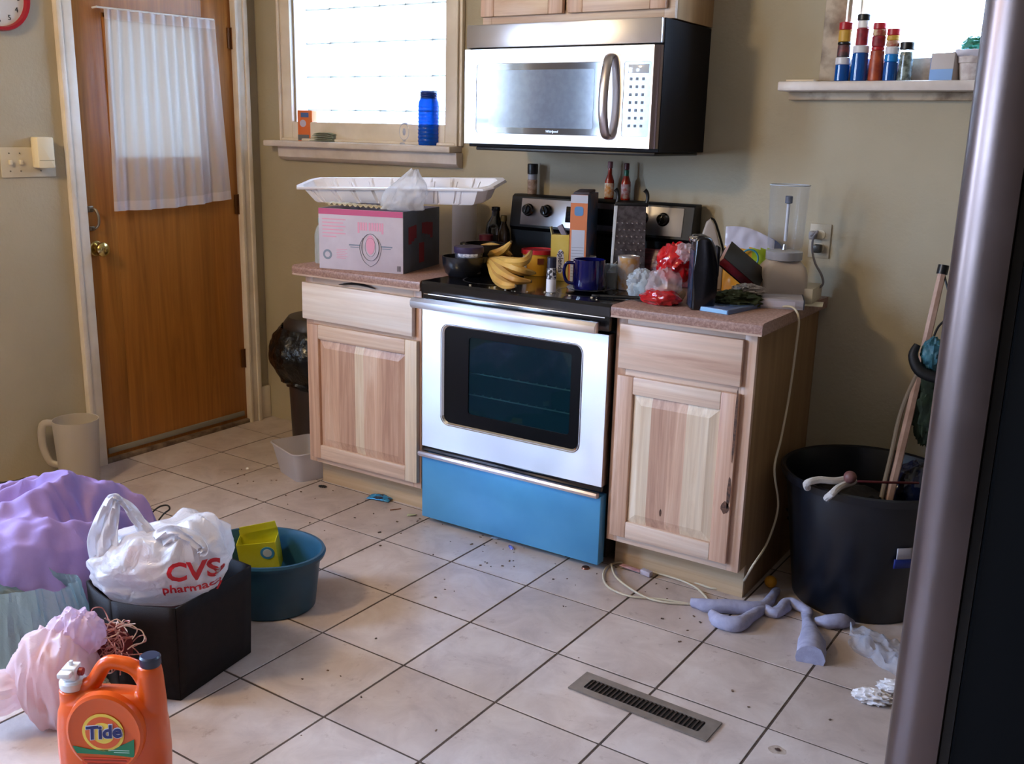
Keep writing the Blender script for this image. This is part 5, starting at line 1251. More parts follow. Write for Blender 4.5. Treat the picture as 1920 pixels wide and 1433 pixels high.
q = at(958, 1028, 'z', 0); t = thing('foil_scrap', 'violet foil scrap on the tile in front of the drawer', 'scrap', (q.x, q.y, 0), -.6); b = B(); blob(b, (0, 0, .003), (.016, .006, .004), 10, .5, 3, 24, 10, 0.0); b.obj('scrap', M('foil_violet', '8a8cd8', .2, .5), t)
q = at(1098, 1066, 'z', 0); t = thing('bottle_cap', 'small metal bottle cap by the right foot of the stove', 'bottle cap', (q.x, q.y, 0)); B().lathe([(0, .006), (.012, .006), (.0145, 0), (.013, 0)], (0, 0, 0), 18).obj('cap', M('cap_copper', 'a06c58', .25, .9), t)
b = B()
spots = [(520, 700)]
for k in range(105):
    if k < 80: u = rnd.uniform(430, 1400); v = 900+(u-560)*.27+abs(rnd.gauss(0, 1))*55
    else: u = rnd.uniform(560, 1650); v = rnd.uniform(1000, 1430)
    q = at(u, v, 'z', 0)
    if q.y > YF+.06 and q.x > .88: continue
    if q.x < .05 or q.x > 3.3: continue
    r_ = rnd.uniform(.0016, .0048)*(1 if k < 90 else .8)
    b.box(q.x-r_, q.x+r_*rnd.uniform(.6, 1.6), q.y-r_*.6, q.y+r_*.6, .0004, .0004+r_*.5, rot=Matrix.Rotation(rnd.uniform(0, 3), 4, 'Z'))
tag(b.obj('floor_crumbs', M('crumb_dark', '3a2c26', .9, col2='7a6250', scale=70)), 'dark crumbs and dirt scattered over the floor tiles', 'crumbs', kind='stuff')

q = at(1458, 1407, 'z', 0); t = thing('floor_stain', 'dark dried spill with a brown halo on the tile below the vent', 'stain', (q.x, q.y, .0003))
b = B(); b.prism([(.022*(1+.4*noise.noise(Vector((math.cos(a), math.sin(a), 4))))*math.cos(a), .018*(1+.4*noise.noise(Vector((math.cos(a), math.sin(a), 9))))*math.sin(a)) for a in [2*PI*k/24 for k in range(24)]], 0, .0003); b.obj('halo', M('stain_tan', 'a08c7c', .5, col2='b8a698', scale=60), t)
b = B(); blob(b, (0, 0, .0008), (.007, .005, .0016), 5, .3, 2, 20, 8, .0003); b.obj('spot', M('stain_dark', '3a241e', .3), t)
# trash can behind the left cabinet
t = thing('trash_can', 'tall dark brown trash can lined with a black bag beyond the left cabinet', 'trash can', (.625, -.245, 0))
B().lathe([(0, 0), (.135, 0), (.145, .01), (.165, .58), (.158, .58), (.14, .02), (0, .015)], (0, 0, 0), 40).obj('can_body', M('can_brown', '2a2020', .4, col2='332828', scale=8), t)
B().lathe([(.170, .555), (.174, .56), (.172, .60), (.150, .628), (.06, .645), (0, .646)], (0, 0, 0), 40).obj('lid', M('lid_brown', '2e2827', .4), t)
bagblk = M('trash_bag_black', '060608', .3, coat=.15, spec=.3, bmp=.9, bscale=30, bdist=.01)
b = B()
def tb(i, j):
    a = 2*PI*i; f = fold(Vector((3*math.cos(a), 3*math.sin(a), j*2.2)))
    r = .176+.05*math.sin(PI*min(j*1.15, 1))**.8+.020*f; zb_ = .585-.26*j-.03*noise.noise(Vector((2*math.cos(a), 2*math.sin(a), 3)))*j
    if j > .95: r = .168
    return Vector((r*math.cos(a), r*math.sin(a), zb_))
b.grid(tb, 96, 24, closed_u=True); b.obj('bag_overhang', bagblk, t)
qq = at(556, 705, 'x', .34)
b = B(); b.prism([(-.013, .31), (.013, .31), (.018, .17), (.006, .18), (.003, .20), (0, .175), (-.010, .19)], -.001, .001, 'xz'); o = b.obj('tie_strip', M('tie_white', 'c9c5d4', .4), t); q = at(558, 733, 'y', -.345); o.location = (q.x-.625, q.y+.245, q.z-.245); o.rotation_euler = (0, 0, T)
# frosted lid on the floor beside it
t = thing('plastic_tub', 'frosted plastic tub tilted on the floor behind the left cabinet', 'plastic tub', tuple(at(600, 862, 'z', 0)), T+.5)
t.location = (.765, -.525, 0)
b = B(); b.prism(rrect(-.10, .10, -.075, .075, .03, 5), 0, .006, 'xy'); 
R1, R2 = rrect(-.10, .10, -.075, .075, .03, 5), rrect(-.125, .125, -.10, .10, .035, 5)
lo_ = [b.bm.verts.new((x, y, .003)) for x, y in R1]; hi_ = [b.bm.verts.new((x, y, .13)) for x, y in R2]; li_ = [b.bm.verts.new((x*1.06, y*1.06, .128)) for x, y in R2]
for A_, Q_ in ((lo_, hi_), (hi_, li_)):
    for k in range(len(A_)): b.bm.faces.new((A_[k], A_[(k+1) % len(A_)], Q_[(k+1) % len(A_)], Q_[k]))
o = b.obj('tub_shell', film('frosted_plastic', 'e2dfe8', .8, .35, .3, .1), t)
t.rotation_euler = (.0, 0, -.35)
# plastic pitcher
x, y = .16, -1.175
t = thing('plastic_pitcher', 'frosted plastic pitcher with handle on the floor by the door frame', 'pitcher', (x, y, 0))
hb = hz(x, y, 786); rp = 41/ppm(x, y, .2)
fr2 = film('pitcher_plastic', 'd8cfc4', .88, .35, .35, .1)
B().lathe([(0, .004), (rp*.80, .0), (rp*.84, .004), (rp, hb), (rp*.965, hb), (rp*.80, .01)], (0, 0, 0), 40).obj('pitcher_body', fr2, t)
d = Vector((-math.cos(T), -math.sin(T), 0))
B().tube([d*rp*.98+Vector((0, 0, hb*.93)), d*(rp+.045)+Vector((0, 0, hb*.90)), d*(rp+.052)+Vector((0, 0, hb*.6)), d*(rp+.03)+Vector((0, 0, hb*.36)), d*rp*.9+Vector((0, 0, hb*.31))], [.010, .012, .012, .011, .010], 10, 5, 1.3).obj('handle', fr2, t)

# black bucket with things in it
bx, by = 3.02, -.31
t = thing('black_bucket', 'large black plastic bucket standing in the corner by the fridge', 'bucket', (bx, by, 0))
rt = .262; hb = .43
B().lathe([(0, .0), (.195, 0), (.20, .006), (rt-.012, hb-.05), (rt-.010, hb-.03), (rt+.004, hb-.028), (rt+.010, hb-.005), (rt+.004, hb), (rt-.006, hb-.004), (rt-.022, hb-.05), (.185, .012), (0, .012)], (0, 0, 0), 64).obj('bucket_body', M('bucket_black', '10141d', .32, col2='0c0f16', scale=10), t)
lbq = at(1718, 1040, 'y', -.55)
b = B(); b.grid(lambda i, j: Vector((.240*math.sin(.64+.2*i), -.240*math.cos(.64+.2*i), .235+.035*j))*1.0, 10, 1)
b.obj('white_label', M('label_worn', 'b0acb4', .5), t, thick=.001); 
b = B(); b.grid(lambda i, j: Vector((.2385*math.sin(.62+.24*i), -.2385*math.cos(.62+.24*i), .205+.03*j))*1.0, 10, 1)
b.obj('blue_label', M('label_navy', '1c2e7c', .5), t, thick=.001)
def inb(u, v, z): q = at(u, v, 'z', z); return Vector((q.x, q.y, q.z))
rope = M('rope_white', 'c9c2bc', .8, bmp=.8, bscale=160)
def ropething(name, label, pts, r, mt, cat='rope'):
    A = pts[0]; t = thing(name, label, cat, tuple(A)); B().tube([Vector(p)-A for p in pts], r, 9, 5).obj('strand', mt, t); return t
ropething('white_rope', 'thick white rope looped over the bucket rim', [inb(1514, 915, .42), inb(1513, 906, .448), inb(1535, 900, .455), inb(1565, 902, .45), inb(1592, 898, .45), inb(1600, 903, .44), inb(1575, 913, .44), inb(1560, 926, .43), inb(1550, 934, .40)], .0105, rope)
t = thing('wooden_ball', 'red brown wooden ball knotted on the rope in the bucket', 'ball', tuple(inb(1594, 895, .465))); b = B(); blob(b, (0, 0, 0), (.019, .019, .019), 2, .03, 2, 24, 12); b.obj('ball', M('ball_brown', '6c4440', .5), t)
# stick
p0 = Vector((bx+.055, by-.07, .05)); 
zt_ = 1.20; ptop = at(1768, 505, 'y', -.12)
pmid = at(1665, 935, 'y', -.28)
dirv = (ptop-pmid); pbot = pmid-dirv*((pmid.z-.03)/dirv.z)
t = thing('wooden_stick', 'tall pale wooden stick standing in the bucket', 'stick', tuple(pbot))
Ld = (ptop-pbot)
b = B(); b.tube([Vector((0, 0, 0)), Ld*.5+Vector((.004, 0, 0)), Ld], [.015, .014, .0125], 6, 4); b.obj('shaft', M('stick_wood', 'c4a290', .6, col2='a98672', scale=14), t)
b = B(); b.tube([Ld*.985, Ld*1.012], .0165, 10, 1); b.obj('end_cap', cap_b, t)
sps = lambda f, dx=0, dy=0, dz=0: pbot+Ld*f+Vector((dx, dy, dz))
vine = M('vine_tan', '8a7a66', .7)
qv = [at(1725, 690, 'y', -.20), at(1700, 745, 'y', -.21), at(1685, 790, 'y', -.23), at(1672, 850, 'y', -.26), at(1660, 900, 'y', -.28), at(1652, 938, 'y', -.30)]
ropething('braided_cord', 'tan braided cord running down beside the stick', qv, .0075, vine)
qv = [at(1770, 515, 'y', -.12), at(1778, 545, 'y', -.14), at(1786, 572, 'y', -.16), at(1784, 590, 'y', -.17), at(1760, 612, 'y', -.18), at(1748, 640, 'y', -.2)]
ropething('black_string', 'thin black string tied to the top of the stick', qv, .0035, blkm)
q = at(1750, 665, 'y', -.24); t = thing('glove', 'teal and black glove tied around the stick', 'glove', tuple(q))
b = B(); blob(b, (0, 0, 0), (.034, .03, .048), 61, .3, 2, 48, 24, rz=T); b.obj('palm', M('glove_teal', '3c7484', .5, col2='2c5a68', scale=30), t)
b = B(); b.tube([(-.045, -.02, .028), (-.052, -.03, -.005), (-.03, -.035, -.045), (.01, -.03, -.062), (.055, -.02, -.062), (.07, -.0, -.03)], [.010, .015, .018, .018, .014, .010], 10, 4); b.obj('black_cuff', M('cuff_black', '0d0e12', .6), t)
b = B(); b.tube([(.02, 0, .02), (.045, -.01, .06), (.075, 0, .11), (.085, .01, .14)], [.020, .020, .022, .015], 10, 4); b.obj('thumb', M('glove_green', '24463c', .6), t)
b = B(); b.tube([(.05, -.03, .03), (.062, -.035, .032), (.072, -.03, .022)], .004, 8, 4); b.obj('white_pull', paper, t)
q = at(1745, 770, 'y', -.18); t = thing('green_net', 'dark green netting hanging behind the stick', 'netting', tuple(q))
b = B(); blob(b, (0, 0, .02), (.05, .02, .11), 62, .5, 2, 48, 30, rz=T); b.obj('netting', M('net_green', '1e2c20', .8, col2='2c3c28', scale=30), t)
q = at(1720, 890, 'z', .40); t = thing('navy_bag', 'dark navy plastic bag stuffed in the bucket', 'plastic bag', (q.x+.0, q.y+.01, .30))
b = B(); blob(b, (0, 0, .03), (.085, .075, .10), 63, .25, 2, 56, 28, rz=T); b.obj('bag_film', M('navy_film', '0f1630', .25, coat=.4), t)
b = B(); blob(b, (bx-.06, by+.0, .25), (.16, .15, .10), 64, .3, 2, 56, 28); 
tag(b.obj('dark_clothes', M('dark_cloth', '17151a', .9), None), 'dark cloth heaped inside the bucket', 'cloth')
t = thing('red_rod', 'thin dark red rod lying across the bucket contents', 'rod', tuple(inb(1608, 903, .43))); A = Vector(t.location); B().tube([Vector((0, 0, 0)), inb(1665, 905, .43)-A, inb(1722, 906, .42)-A], .004, 8, 2).obj('rod', M('rod_maroon', '5a1c24', .5), t)

# fridge at the right
FX, FY = 3.475, -2.215
pcl = at(1777, 716, 'y', FY)
t = thing('refrigerator', 'stainless steel refrigerator with black sides at the right edge', 'refrigerator', (FX+.42, FY+.42, 0))
ox_, oy_ = -(FX+.42), -(FY+.42)
def F_(o): o.location = (ox_, oy_, 0); return o
b = B()
P = [(FX+.066, FY), (FX+.040, FY-.0005), (FX+.020, FY+.006), (FX+.006, FY+.020), (FX, FY+.042), (FX-.004, FY+.30), (FX-.006, FY+.42), (FX-.004, FY+.55), (FX, FY+.80), (FX+.006, FY+.825), (FX+.02, FY+.838), (FX+.066, FY+.84)]
b.prism(P, .08, 1.74, 'xy'); F_(b.obj('door', steel_mat('fridge_steel', '6c5f5d', .34, aniso=False), t))
F_(B().box(FX+.067, FX+.078, FY+.012, FY+.83, .09, 1.73).obj('door_gasket', cap_b, t, smooth=False))
F_(B().box(FX+.079, FX+.80, FY+.004, FY+.836, .03, 1.76, .006).obj('cabinet', M('fridge_black', '040405', .8, spec=.1), t))
F_(B().box(FX+.05, FX+.10, FY+.03, FY+.81, 0.0, .078, .003).obj('kick_grille', blkm, t))
for yy in (FY+.06, FY+.78): F_(B().cyl(.02, 0, .03, (FX+.72, yy, 0), 14).obj('foot', blkm, t))
F_(B().tube([(FX-.002, FY+.74, .5), (FX-.05, FY+.74, .53), (FX-.05, FY+.74, 1.45), (FX-.002, FY+.74, 1.48)], .012, 10, 3).obj('door_handle', steel, t))

# ============================================================ FRONT LEFT CLUSTER
# fabric storage cube
A0 = Vector((1.752, -1.963)); A1 = Vector((1.714, -1.695)); A2 = Vector((1.600, -2.028)); A3 = Vector((1.455, -1.995)); A4 = Vector((1.43, -1.70))
cubm = M('cube_dark_brown', '150e0d', .7, col2='1a1210', spec=.3, scale=40, bmp=.3, bscale=400)
hC = hz(A0.x, A0.y, 1140)
poly = [A0, A1, A4, A3, A2]; cc = sum(poly, Vector((0, 0)))/5
t = thing('storage_cube', 'dark brown fabric storage cube holding the printed white bag', 'storage box', (cc.x, cc.y, 0))
def wallq(b, p, q, th=.006, flare=.03, h0=hC, h1=hC):
    n_ = 8; bm = b.bm; d = (q-p); nn = Vector((d.y, -d.x)).normalized()
    if nn.dot((p+q)/2-cc) < 0: nn = -nn
    V = []
    for j in range(7):
        s = j/6; row = []
        for i in range(n_+1):
            a = i/n_; pt = p+d*a; ce = pt-cc; pt = cc+ce*(1+flare*s*1.6)
            pt = pt+nn*(.006*math.sin(PI*a)*s)
            row.append(bm.verts.new((pt.x-cc.x, pt.y-cc.y, .002+(h0+(h1-h0)*a)*s)))
        V.append(row)
    for j in range(6):
        for i in range(n_): bm.faces.new((V[j][i], V[j][i+1], V[j+1][i+1], V[j+1][i]))
for k in range(5):
    b = B(); wallq(b, poly[k], poly[(k+1) % 5]); b.obj('side_panel', cubm, t, thick=.006)
b = B(); b.prism([(p.x-cc.x, p.y-cc.y) for p in poly], .0, .008, 'xy'); b.obj('bottom_panel', cubm, t)
# contents under the bag
b = B(); blob(b, (cc.x, cc.y+.01, .12), (.12, .12, .11), 81, .1, 2, 40, 20, .01); tag(b.obj('folded_towel', M('towel_plum', '6c4a52', .9), None), 'plum towel stuffed in the storage cube under the bag', 'towel')

# carrier bag
cvs = thing('carrier_bag', 'white carrier bag with red pharmacy lettering standing in the storage cube', 'shopping bag', (1.612, -1.885, .205), T)
bagfilm = film('carrier_film', 'f0ecee', .74, .35, .22, .8, 26, .8)
s_ = ppm(1.56, -1.86, .33)
b = B()
def cvf(i, j):     # i round, j up 0..1, closes over the top
    a = 2*PI*i; cx_, sy_ = math.cos(a), math.sin(a)
    e = lambda x, k: math.copysign(abs(x)**k, x)
    prof = [(.0, .03), (.08, .095), (.20, .140), (.36, .162), (.55, .172), (.70, .165), (.82, .140), (.92, .09), (1, .0)]
    for (h0, r0), (h1, r1) in zip(prof, prof[1:]):
        if h0 <= j <= h1: rx = r0+(r1-r0)*(j-h0)/(h1-h0); break
    ry = rx*.66
    x = rx*e(cx_, .85); y = ry*e(sy_, .85)
    f = fold(Vector((cx_*1.7+7, sy_*1.7, j*2.6)), 3); g = 1-abs(noise.noise(Vector((x*16+y*9, y*20, j*3+5))))*2
    k = 1+.12*(f-.2)*min(1, j*3)+.035*g
    z = .215*(j if j < .7 else .7+.3*(1-max(0, 1-(j-.7)/.3)**1.6))
    z += (.045*max(-.4, x/.17)+.022*noise.noise(Vector((x*14, y*14, 4)))+.012*g)*min(1, j*1.4)
    return Vector((x*k, y*k, z))
b.grid(cvf, 120, 60, closed_u=True)
bv = bvhtree.BVHTree.FromBMesh(b.bm)
cb_ = b.obj('bag_body', bagfilm, cvs)
# handles: flat film loops
hf = film('handle_film', 'f2eef0', .85, .35, .2, .5, 40, .8)
def ribbon(name, pts, wds, mt, par, nrm=(0, 1, 0)):
    b = B(); P = [Vector(p) for p in pts]; Q = []; W_ = []
    n = len(P)
    for i in range(n-1):
        p0, p1, p2, p3 = P[max(i-1, 0)], P[i], P[i+1], P[min(i+2, n-1)]
        for k in range(8):
            t_ = k/8; Q.append(.5*((2*p1)+(p2-p0)*t_+(2*p0-5*p1+4*p2-p3)*t_*t_+(3*p1-p0-3*p2+p3)*t_**3)); W_.append(wds[i]+(wds[i+1]-wds[i])*t_)
    Q.append(P[-1]); W_.append(wds[-1]); rows = []
    for i, p in enumerate(Q):
        d = (Q[min(i+1, len(Q)-1)]-Q[max(i-1, 0)]).normalized(); s = d.cross(Vector(nrm)).normalized()
        row = []
        for k in range(7):
            a = k/6-.5; off = Vector(nrm)*(.010*math.cos(k*2.1+i*.35)*min(1, W_[i]/.03))
            row.append(b.bm.verts.new(p+s*(a*W_[i])+off))
        rows.append(row)
    for A_, Q_ in zip(rows, rows[1:]):
        for k in range(6): b.bm.faces.new((A_[k], A_[k+1], Q_[k+1], Q_[k]))
    return b.obj(name, mt, par, thick=.0015)
ribbon('bag_handle', [(-.125, -.05, .10), (-.128, -.05, .19), (-.112, -.045, .27), (-.098, -.04, .305), (-.078, -.035, .290), (-.045, -.03, .240), (-.010, -.03, .195), (.015, -.035, .15)], [.09, .080, .050, .024, .024, .032, .045, .07], hf, cvs)
ribbon('bag_handle', [(.02, -.075, .205), (.06, -.085, .235), (.10, -.09, .225), (.14, -.095, .198), (.13, -.10, .185)], [.05, .045, .035, .03, .02], hf, cvs)
redp = M('bag_print_red', 'c81e2c', .4)
def wrap(o, par_mesh_bvh, off=.003):
    me = o.data; ml = o.matrix_basis.copy()
    bm = bmesh.new(); bm.from_mesh(me); bmesh.ops.triangulate(bm, faces=bm.faces)
    bmesh.ops.subdivide_edges(bm, edges=[e for e in bm.edges if e.calc_length() > .012], cuts=2, use_grid_fill=False)
    for v in bm.verts:
        p = ml @ v.co
        h = par_mesh_bvh.ray_cast(Vector((p.x, -1, p.z)), Vector((0, 1, 0)))
        if h[0] is not None and h[0].y < -.02: p = Vector((p.x, h[0].y-off, p.z))
        else: p = Vector((p.x, -.06, p.z))
        v.co = p
    bm.to_mesh(me); bm.free(); o.matrix_basis = Matrix.Identity(4)
bpy.context.view_layer.update()
for s, sz, lx, lz in (('CVS', .068, .112, .135), ('pharmacy', .034, .105, .090)):
    o = txt(s, sz, redp, cvs, (lx, -.2, lz), name='lettering', ext=0, bold=.0022 if s == 'CVS' else .0008); o.rotation_euler = (PI/2, .03, 0); bpy.context.view_layer.update(); wrap(o, bv, .004)
for z_, w__ in ((.145, .02), (.105, .045), (.065, .025)):
    b = B(); b.prism(rrect(-.012, .012, -w__/2, w__/2, .006, 3), 0, .001, 'yz'); o = b.obj('side_print', redp, cvs); o.location = (-.168, -.02, z_+.02)
# things inside it
for nm, lab, c_, r_, mt, cat in (('pink_bundle', 'pink bundle seen through the carrier bag', (-.05, .01, .09), (.075, .05, .060), M('bundle_pink', 'c8828a', .7), 'bundle'),
        ('brown_paper_parcel', 'brown parcel seen through the carrier bag', (.06, .01, .10), (.07, .05, .065), M('bundle_brown', '8a6a5a', .7), 'parcel')):
    c_ = Matrix.Rotation(T, 3, 'Z') @ Vector(c_) + Vector(cvs.location)
    t = thing(nm, lab, cat, tuple(c_)); b = B(); blob(b, (0, 0, 0), r_, 91, .15, 2, 40, 20, rz=T); b.obj('wrap', mt, t)

# teal tub
tx, ty = 1.515, -1.455
t = thing('teal_tub', 'oval teal plastic tub on the floor beside the storage cube', 'tub', (tx, ty, 0), T-.25)
teal = M('teal_plastic', '22506a', .38, col2='1f4c64', scale=8)
hT = .185; a_, b_2 = .195, .155
prof = [(0, 0), (.80, 0), (.83, .006), (.93, hT*.86), (.935, hT*.88), (1.0, hT*.90), (1.02, hT*.96), (1.0, hT), (.955, hT), (.92, hT*.93), (.90, hT*.85), (.79, .012), (0, .012)]
B().lathe([(r*a_, z) for r, z in prof], (0, 0, 0), 64, None, 1, b_2/a_).obj('tub_body', teal, t)
# detergent box in tub
t = thing('detergent_carton', 'open yellow detergent carton lying in the teal tub', 'box', tuple(at(487, 1045, 'z', .13)), T-.1)
q = at(487, 1055, 'z', .10); t.location = (q.x, q.y, .098); t.rotation_euler = (.15, -.10, T+.05)
yb_ = M('carton_lemon', 'd8cc1c', .45, col2='e2d838', scale=12)
b = B(); b.box(-.062, .060, -.001, 0, -.03, .072); b.box(-.062, -.061, 0, .075, -.03, .072); b.box(.059, .060, 0, .06, -.03, .072); b.box(-.062, .06, .06, .061, -.03, .09); b.obj('carton', yb_, t, smooth=False)
b = B(); b.box(-.058, .058, 0, .0012, -.0, .024, rot=Matrix.Rotation(-.12, 4, 'Y')); o = b.obj('flap', yb_, t); o.location = (.002, .05, .088)
b = B(); b.lathe([(0, 0), (.022, 0), (.022, .001), (0, .001)], (.030, -.001, .035), 24, (0, -1, 0)); b.obj('logo_disc', M('logo_azure', '4c9cc8', .5), t)
b = B(); b.lathe([(0, 0), (.014, 0), (.014, .0006), (0, .0006)], (.030, -.002, .035), 24, (0, -1, 0)); b.obj('logo_centre', M('logo_white', 'd8dcd8', .5), t)

# orange detergent jug
jx, jy = 1.903, -2.255
s_ = ppm(jx, jy, .15)
J = thing('detergent_jug', 'large orange laundry detergent jug in the front left corner', 'detergent jug', (jx, jy, 0), T-.02)
W2 = .121
jo = M('jug_orange', 'de5810', .32, sub=.0, coat=.15)
hj = lambda v: hz(jx, jy, v)
zc, zs, zh = hj(1223), hj(1283), hj(1248)
out = [(-W2, .012), (-W2*.96, .0), (W2*.94, 0), (W2, .012), (W2*1.0, zs*.45), (W2*.97, zs*.75), (W2*.90, zs*.97), (W2*.82, zc-.030), (W2*.50, zc-.026), (W2*.40, zs*.98), (W2*.30, zs*.94),
       (W2*.12, zs*.985), (-W2*.10, zs*.985), (-W2*.30, zs*.93), (-W2*.42, zs*.92), (-W2*.55, zs*.965), (-W2*.92, zs*.965), (-W2*.985, zs*.90), (-W2*1.02, zs*.5)]
b = B()
def jb(i, j):
    a = 2*PI*i; e = lambda x, k: math.copysign(abs(x)**k, x)
    lv = [(0, 0, .0), (.02, .90, .93), (.06, .97, 1), (.35, 1.0, 1.02), (.62, .985, .98), (.78, .95, .90), (.88, .88, .80), (.95, .72, .60), (.985, .5, .38), (1, 0, 0)]
    for (h0, a0, b0), (h1, a1, b1) in zip(lv, lv[1:]):
        if h0 <= j <= h1+1e-9: t_ = (j-h0)/(h1-h0); sx_ = a0+(a1-a0)*t_; sy_ = b0+(b1-b0)*t_; break
    return Vector((W2*sx_*e(math.cos(a), .72), .052*sy_*e(math.sin(a), .6), zs*.97*j))
b.grid(jb, 96, 60, closed_u=True)
b.lathe([(0, zs*.60), (.026, zs*.62), (.030, zs*.80), (.030, zs*.955), (0, zs*.965)], (-W2*.68, 0, 0), 28)
b.lathe([(0, zs*.45), (.030, zs*.5), (.031, zs*.85), (.027, zc-.045), (.0235, zc-.026), (0, zc-.024)], (W2*.74, 0, 0), 28)
b.tube([(-W2*.66, 0, zs*.86), (-W2*.52, 0, zs*.945), (-W2*.30, 0, zs*1.02), (-W2*.05, 0, zh+.004), (W2*.22, 0, zh+.007), (W2*.50, 0, zh-.006), (W2*.70, 0, zs*1.02)], [.020, .018, .015, .014, .014, .016, .020], 14, 6, 1.2)
o = b.obj('jug_body', jo, J)
md = o.modifiers.new('mould', 'REMESH'); md.mode = 'VOXEL'; md.voxel_size = .0028; md.use_smooth_shade = True
md = o.modifiers.new('soften', 'SMOOTH'); md.factor = .6; md.iterations = 6
b = B()
mz = hz(jx+.030, jy-.047, 1374)
b.lathe([(.086, .040), (.084, .054), (.078, .0575), (.070, .055), (0, .0555)], (.004, 0, mz-.004), 48, (0, -1, 0), 1, 1.12); b.obj('front_medallion', jo, J)
b = B(); b.lathe([(0, 0), (.021, 0), (.0225, .003), (.0225, .020), (.019, .0235), (0, .024)], (W2*.76, 0, zc-.027), 28); b.obj('pour_cap', M('cap_navy', '232a40', .35), J)
b = B(); b.lathe([(0, 0), (.027, 0), (.028, .003), (.028, .016), (.024, .020), (.016, .021), (.016, .026), (0, .026)], (-W2*.68, 0, zs*.965), 28)
b.box(-W2*.68-.015, -W2*.68+.015, -.018, .016, zs*.965+.022, zs*.965+.052, .003); b.box(-W2*.68-.018, -W2*.68+.010, -.034, -.012, zs*.965+.036, zs*.965+.048, .003); b.box(-W2*.68-.004, -W2*.68+.003, -.004, .004, zs*.965+.050, zs*.965+.062, .001); b.obj('dispenser_tap', white_p, J)
B().cyl(.009, 0, .010, (-W2*.68+.015, 0, zs*.965+.037), 14, .001, ax=(1, 0, 0)).obj('tap_button', M('tap_red', '8e2020', .4), J)
yF = -.0562
mz = hz(jx+.030, jy-.047, 1374)
b = B(); b.lathe([(0, 0), (.0455, 0), (.0455, .0008), (0, .0008)], (.002, yF, mz), 40, (0, -1, 0)); b.obj('yellow_ring', M('logo_yellow', 'f2cf52', .45), J)
b = B(); b.lathe([(0, 0), (.0385, 0), (.0385, .0008), (0, .0008)], (.002, yF-.0009, mz), 40, (0, -1, 0)); b.obj('orange_ring', M('logo_orange', 'e4602a', .45), J)
b = B(); b.lathe([(0, 0), (.025, 0), (.025, .0008), (0, .0008)], (.002, yF-.0018, mz), 40, (0, -1, 0)); b.obj('yellow_centre', M('logo_yellow', 'f2cf52', .45), J)
o = txt('Tide', .043, M('logo_halo', 'd8d4e0', .45), J, (.003, yF-.0030, mz+.002), name='lettering_outline', shear=.18, bold=.0030); o.rotation_euler = (PI/2, -.12, 0)
o = txt('Tide', .043, M('logo_navy', '1c2866', .45), J, (.003, yF-.0040, mz+.002), name='lettering', shear=.18, bold=.0012); o.rotation_euler = (PI/2, -.12, 0)
b = B(); b.prism([(-.068, mz-.034), (-.03, mz-.042), (.02, mz-.040), (.068, mz-.014), (.066, mz-.058), (.02, mz-.054), (-.02, mz-.053), (-.060, mz-.052)], yF-.0008, yF+.0002, 'xz'); b.obj('green_swoosh', M('logo_green', '157a50', .45), J)
b = B(); b.box(.010, .056, yF-.0014, yF-.0002, mz-.0425, mz-.0410); b.box(.022, .056, yF-.0014, yF-.0002, mz-.0475, mz-.0462); b.obj('small_print', M('print_palegreen', 'b8d8c8', .5), J)
b = B(); b.prism([(-.052, mz-.062), (.056, mz-.062), (.050, mz-.085), (-.046, mz-.085)], yF-.0006, yF+.0002, 'xz'); b.obj('red_patch', M('patch_red', 'd8401c', .45), J)
b = B(); b.box(-.044, .048, yF-.0014, yF-.0002, mz-.069, mz-.0662); b.box(-.038, .042, yF-.0014, yF-.0002, mz-.079, mz-.0745); b.obj('dark_print', M('print_darkred', '9a3010', .5), J)

# laundry heap: purple sheet over grey film bag, pink bag, raffia
lil = M('sheet_lilac', '9a82ba', .75, col2='8a72ac', scale=5, bmp=.3, bscale=30, bdist=.006)
t = thing('purple_sheet', 'lilac purple bed sheet heaped over the laundry at the left', 'bed sheet', (1.06, -1.925, .035))
b = B()
def sheet(i, j):
    a = 2*PI*i; ca_, sa_ = math.cos(a), math.sin(a); s = j
    k = 1+.13*noise.noise(Vector((ca_*1.6+3, sa_*1.6, 2)))+.05*noise.noise(Vector((ca_*5, sa_*5, 7)))*s
    R_ = (s/.72)**.9 if s < .72 else 1+.16*((s-.72)/.28)
    x = R_*.335*ca_*k; y = R_*.235*sa_*k
    w1_ = Vector((noise.noise(Vector((x*4, y*4, 1))), noise.noise(Vector((x*4, y*4, 5))), 0))*.35
    u_ = x*.8+y*.6+w1_.x*.3; v_ = -x*.6+y*.8+w1_.y*.3
    f1 = ridge(noise.noise(Vector((u_*3.6, v_*11, 3)))); f2 = ridge(noise.noise(Vector((u_*16+4, v_*7, 8)))); f3 = ridge(noise.noise(Vector((x*15+y*8, y*22-x*6, 12))))
    z = .325-.10*(s/.72)**2.2 + .055*noise.noise(Vector((x*3.4+1, y*3.4, 9)))
    z += .060*f1+.022*f2+.013*f3
    if s > .72:
        d_ = (s-.72)/.28; drop = .13+.10*noise.noise(Vector((ca_*2.2, sa_*2.2, 31)))
        fr = 1-abs(noise.noise(Vector((ca_*6, sa_*6, 40))))*2
        x *= 1+.06*fr*d_; y *= 1+.08*fr*d_; z -= d_*drop
    v = Matrix.Rotation(T, 3, 'Z') @ Vector((x, y, 0)); v.z = max(z, .02); return v
b.grid(sheet, 220, 90, closed_u=True); b.obj('sheet_cloth', lil, t, thick=.003)
b = B(); blob(b, (1.07, -1.90, .13), (.28, .19, .135), 101, .06, 2, 60, 30, .002, rz=T); tag(b.obj('laundry_heap', M('laundry_dark', '4c4258', .9, col2='6c5c80', scale=7)), 'dark laundry heap underneath the purple sheet', 'laundry')
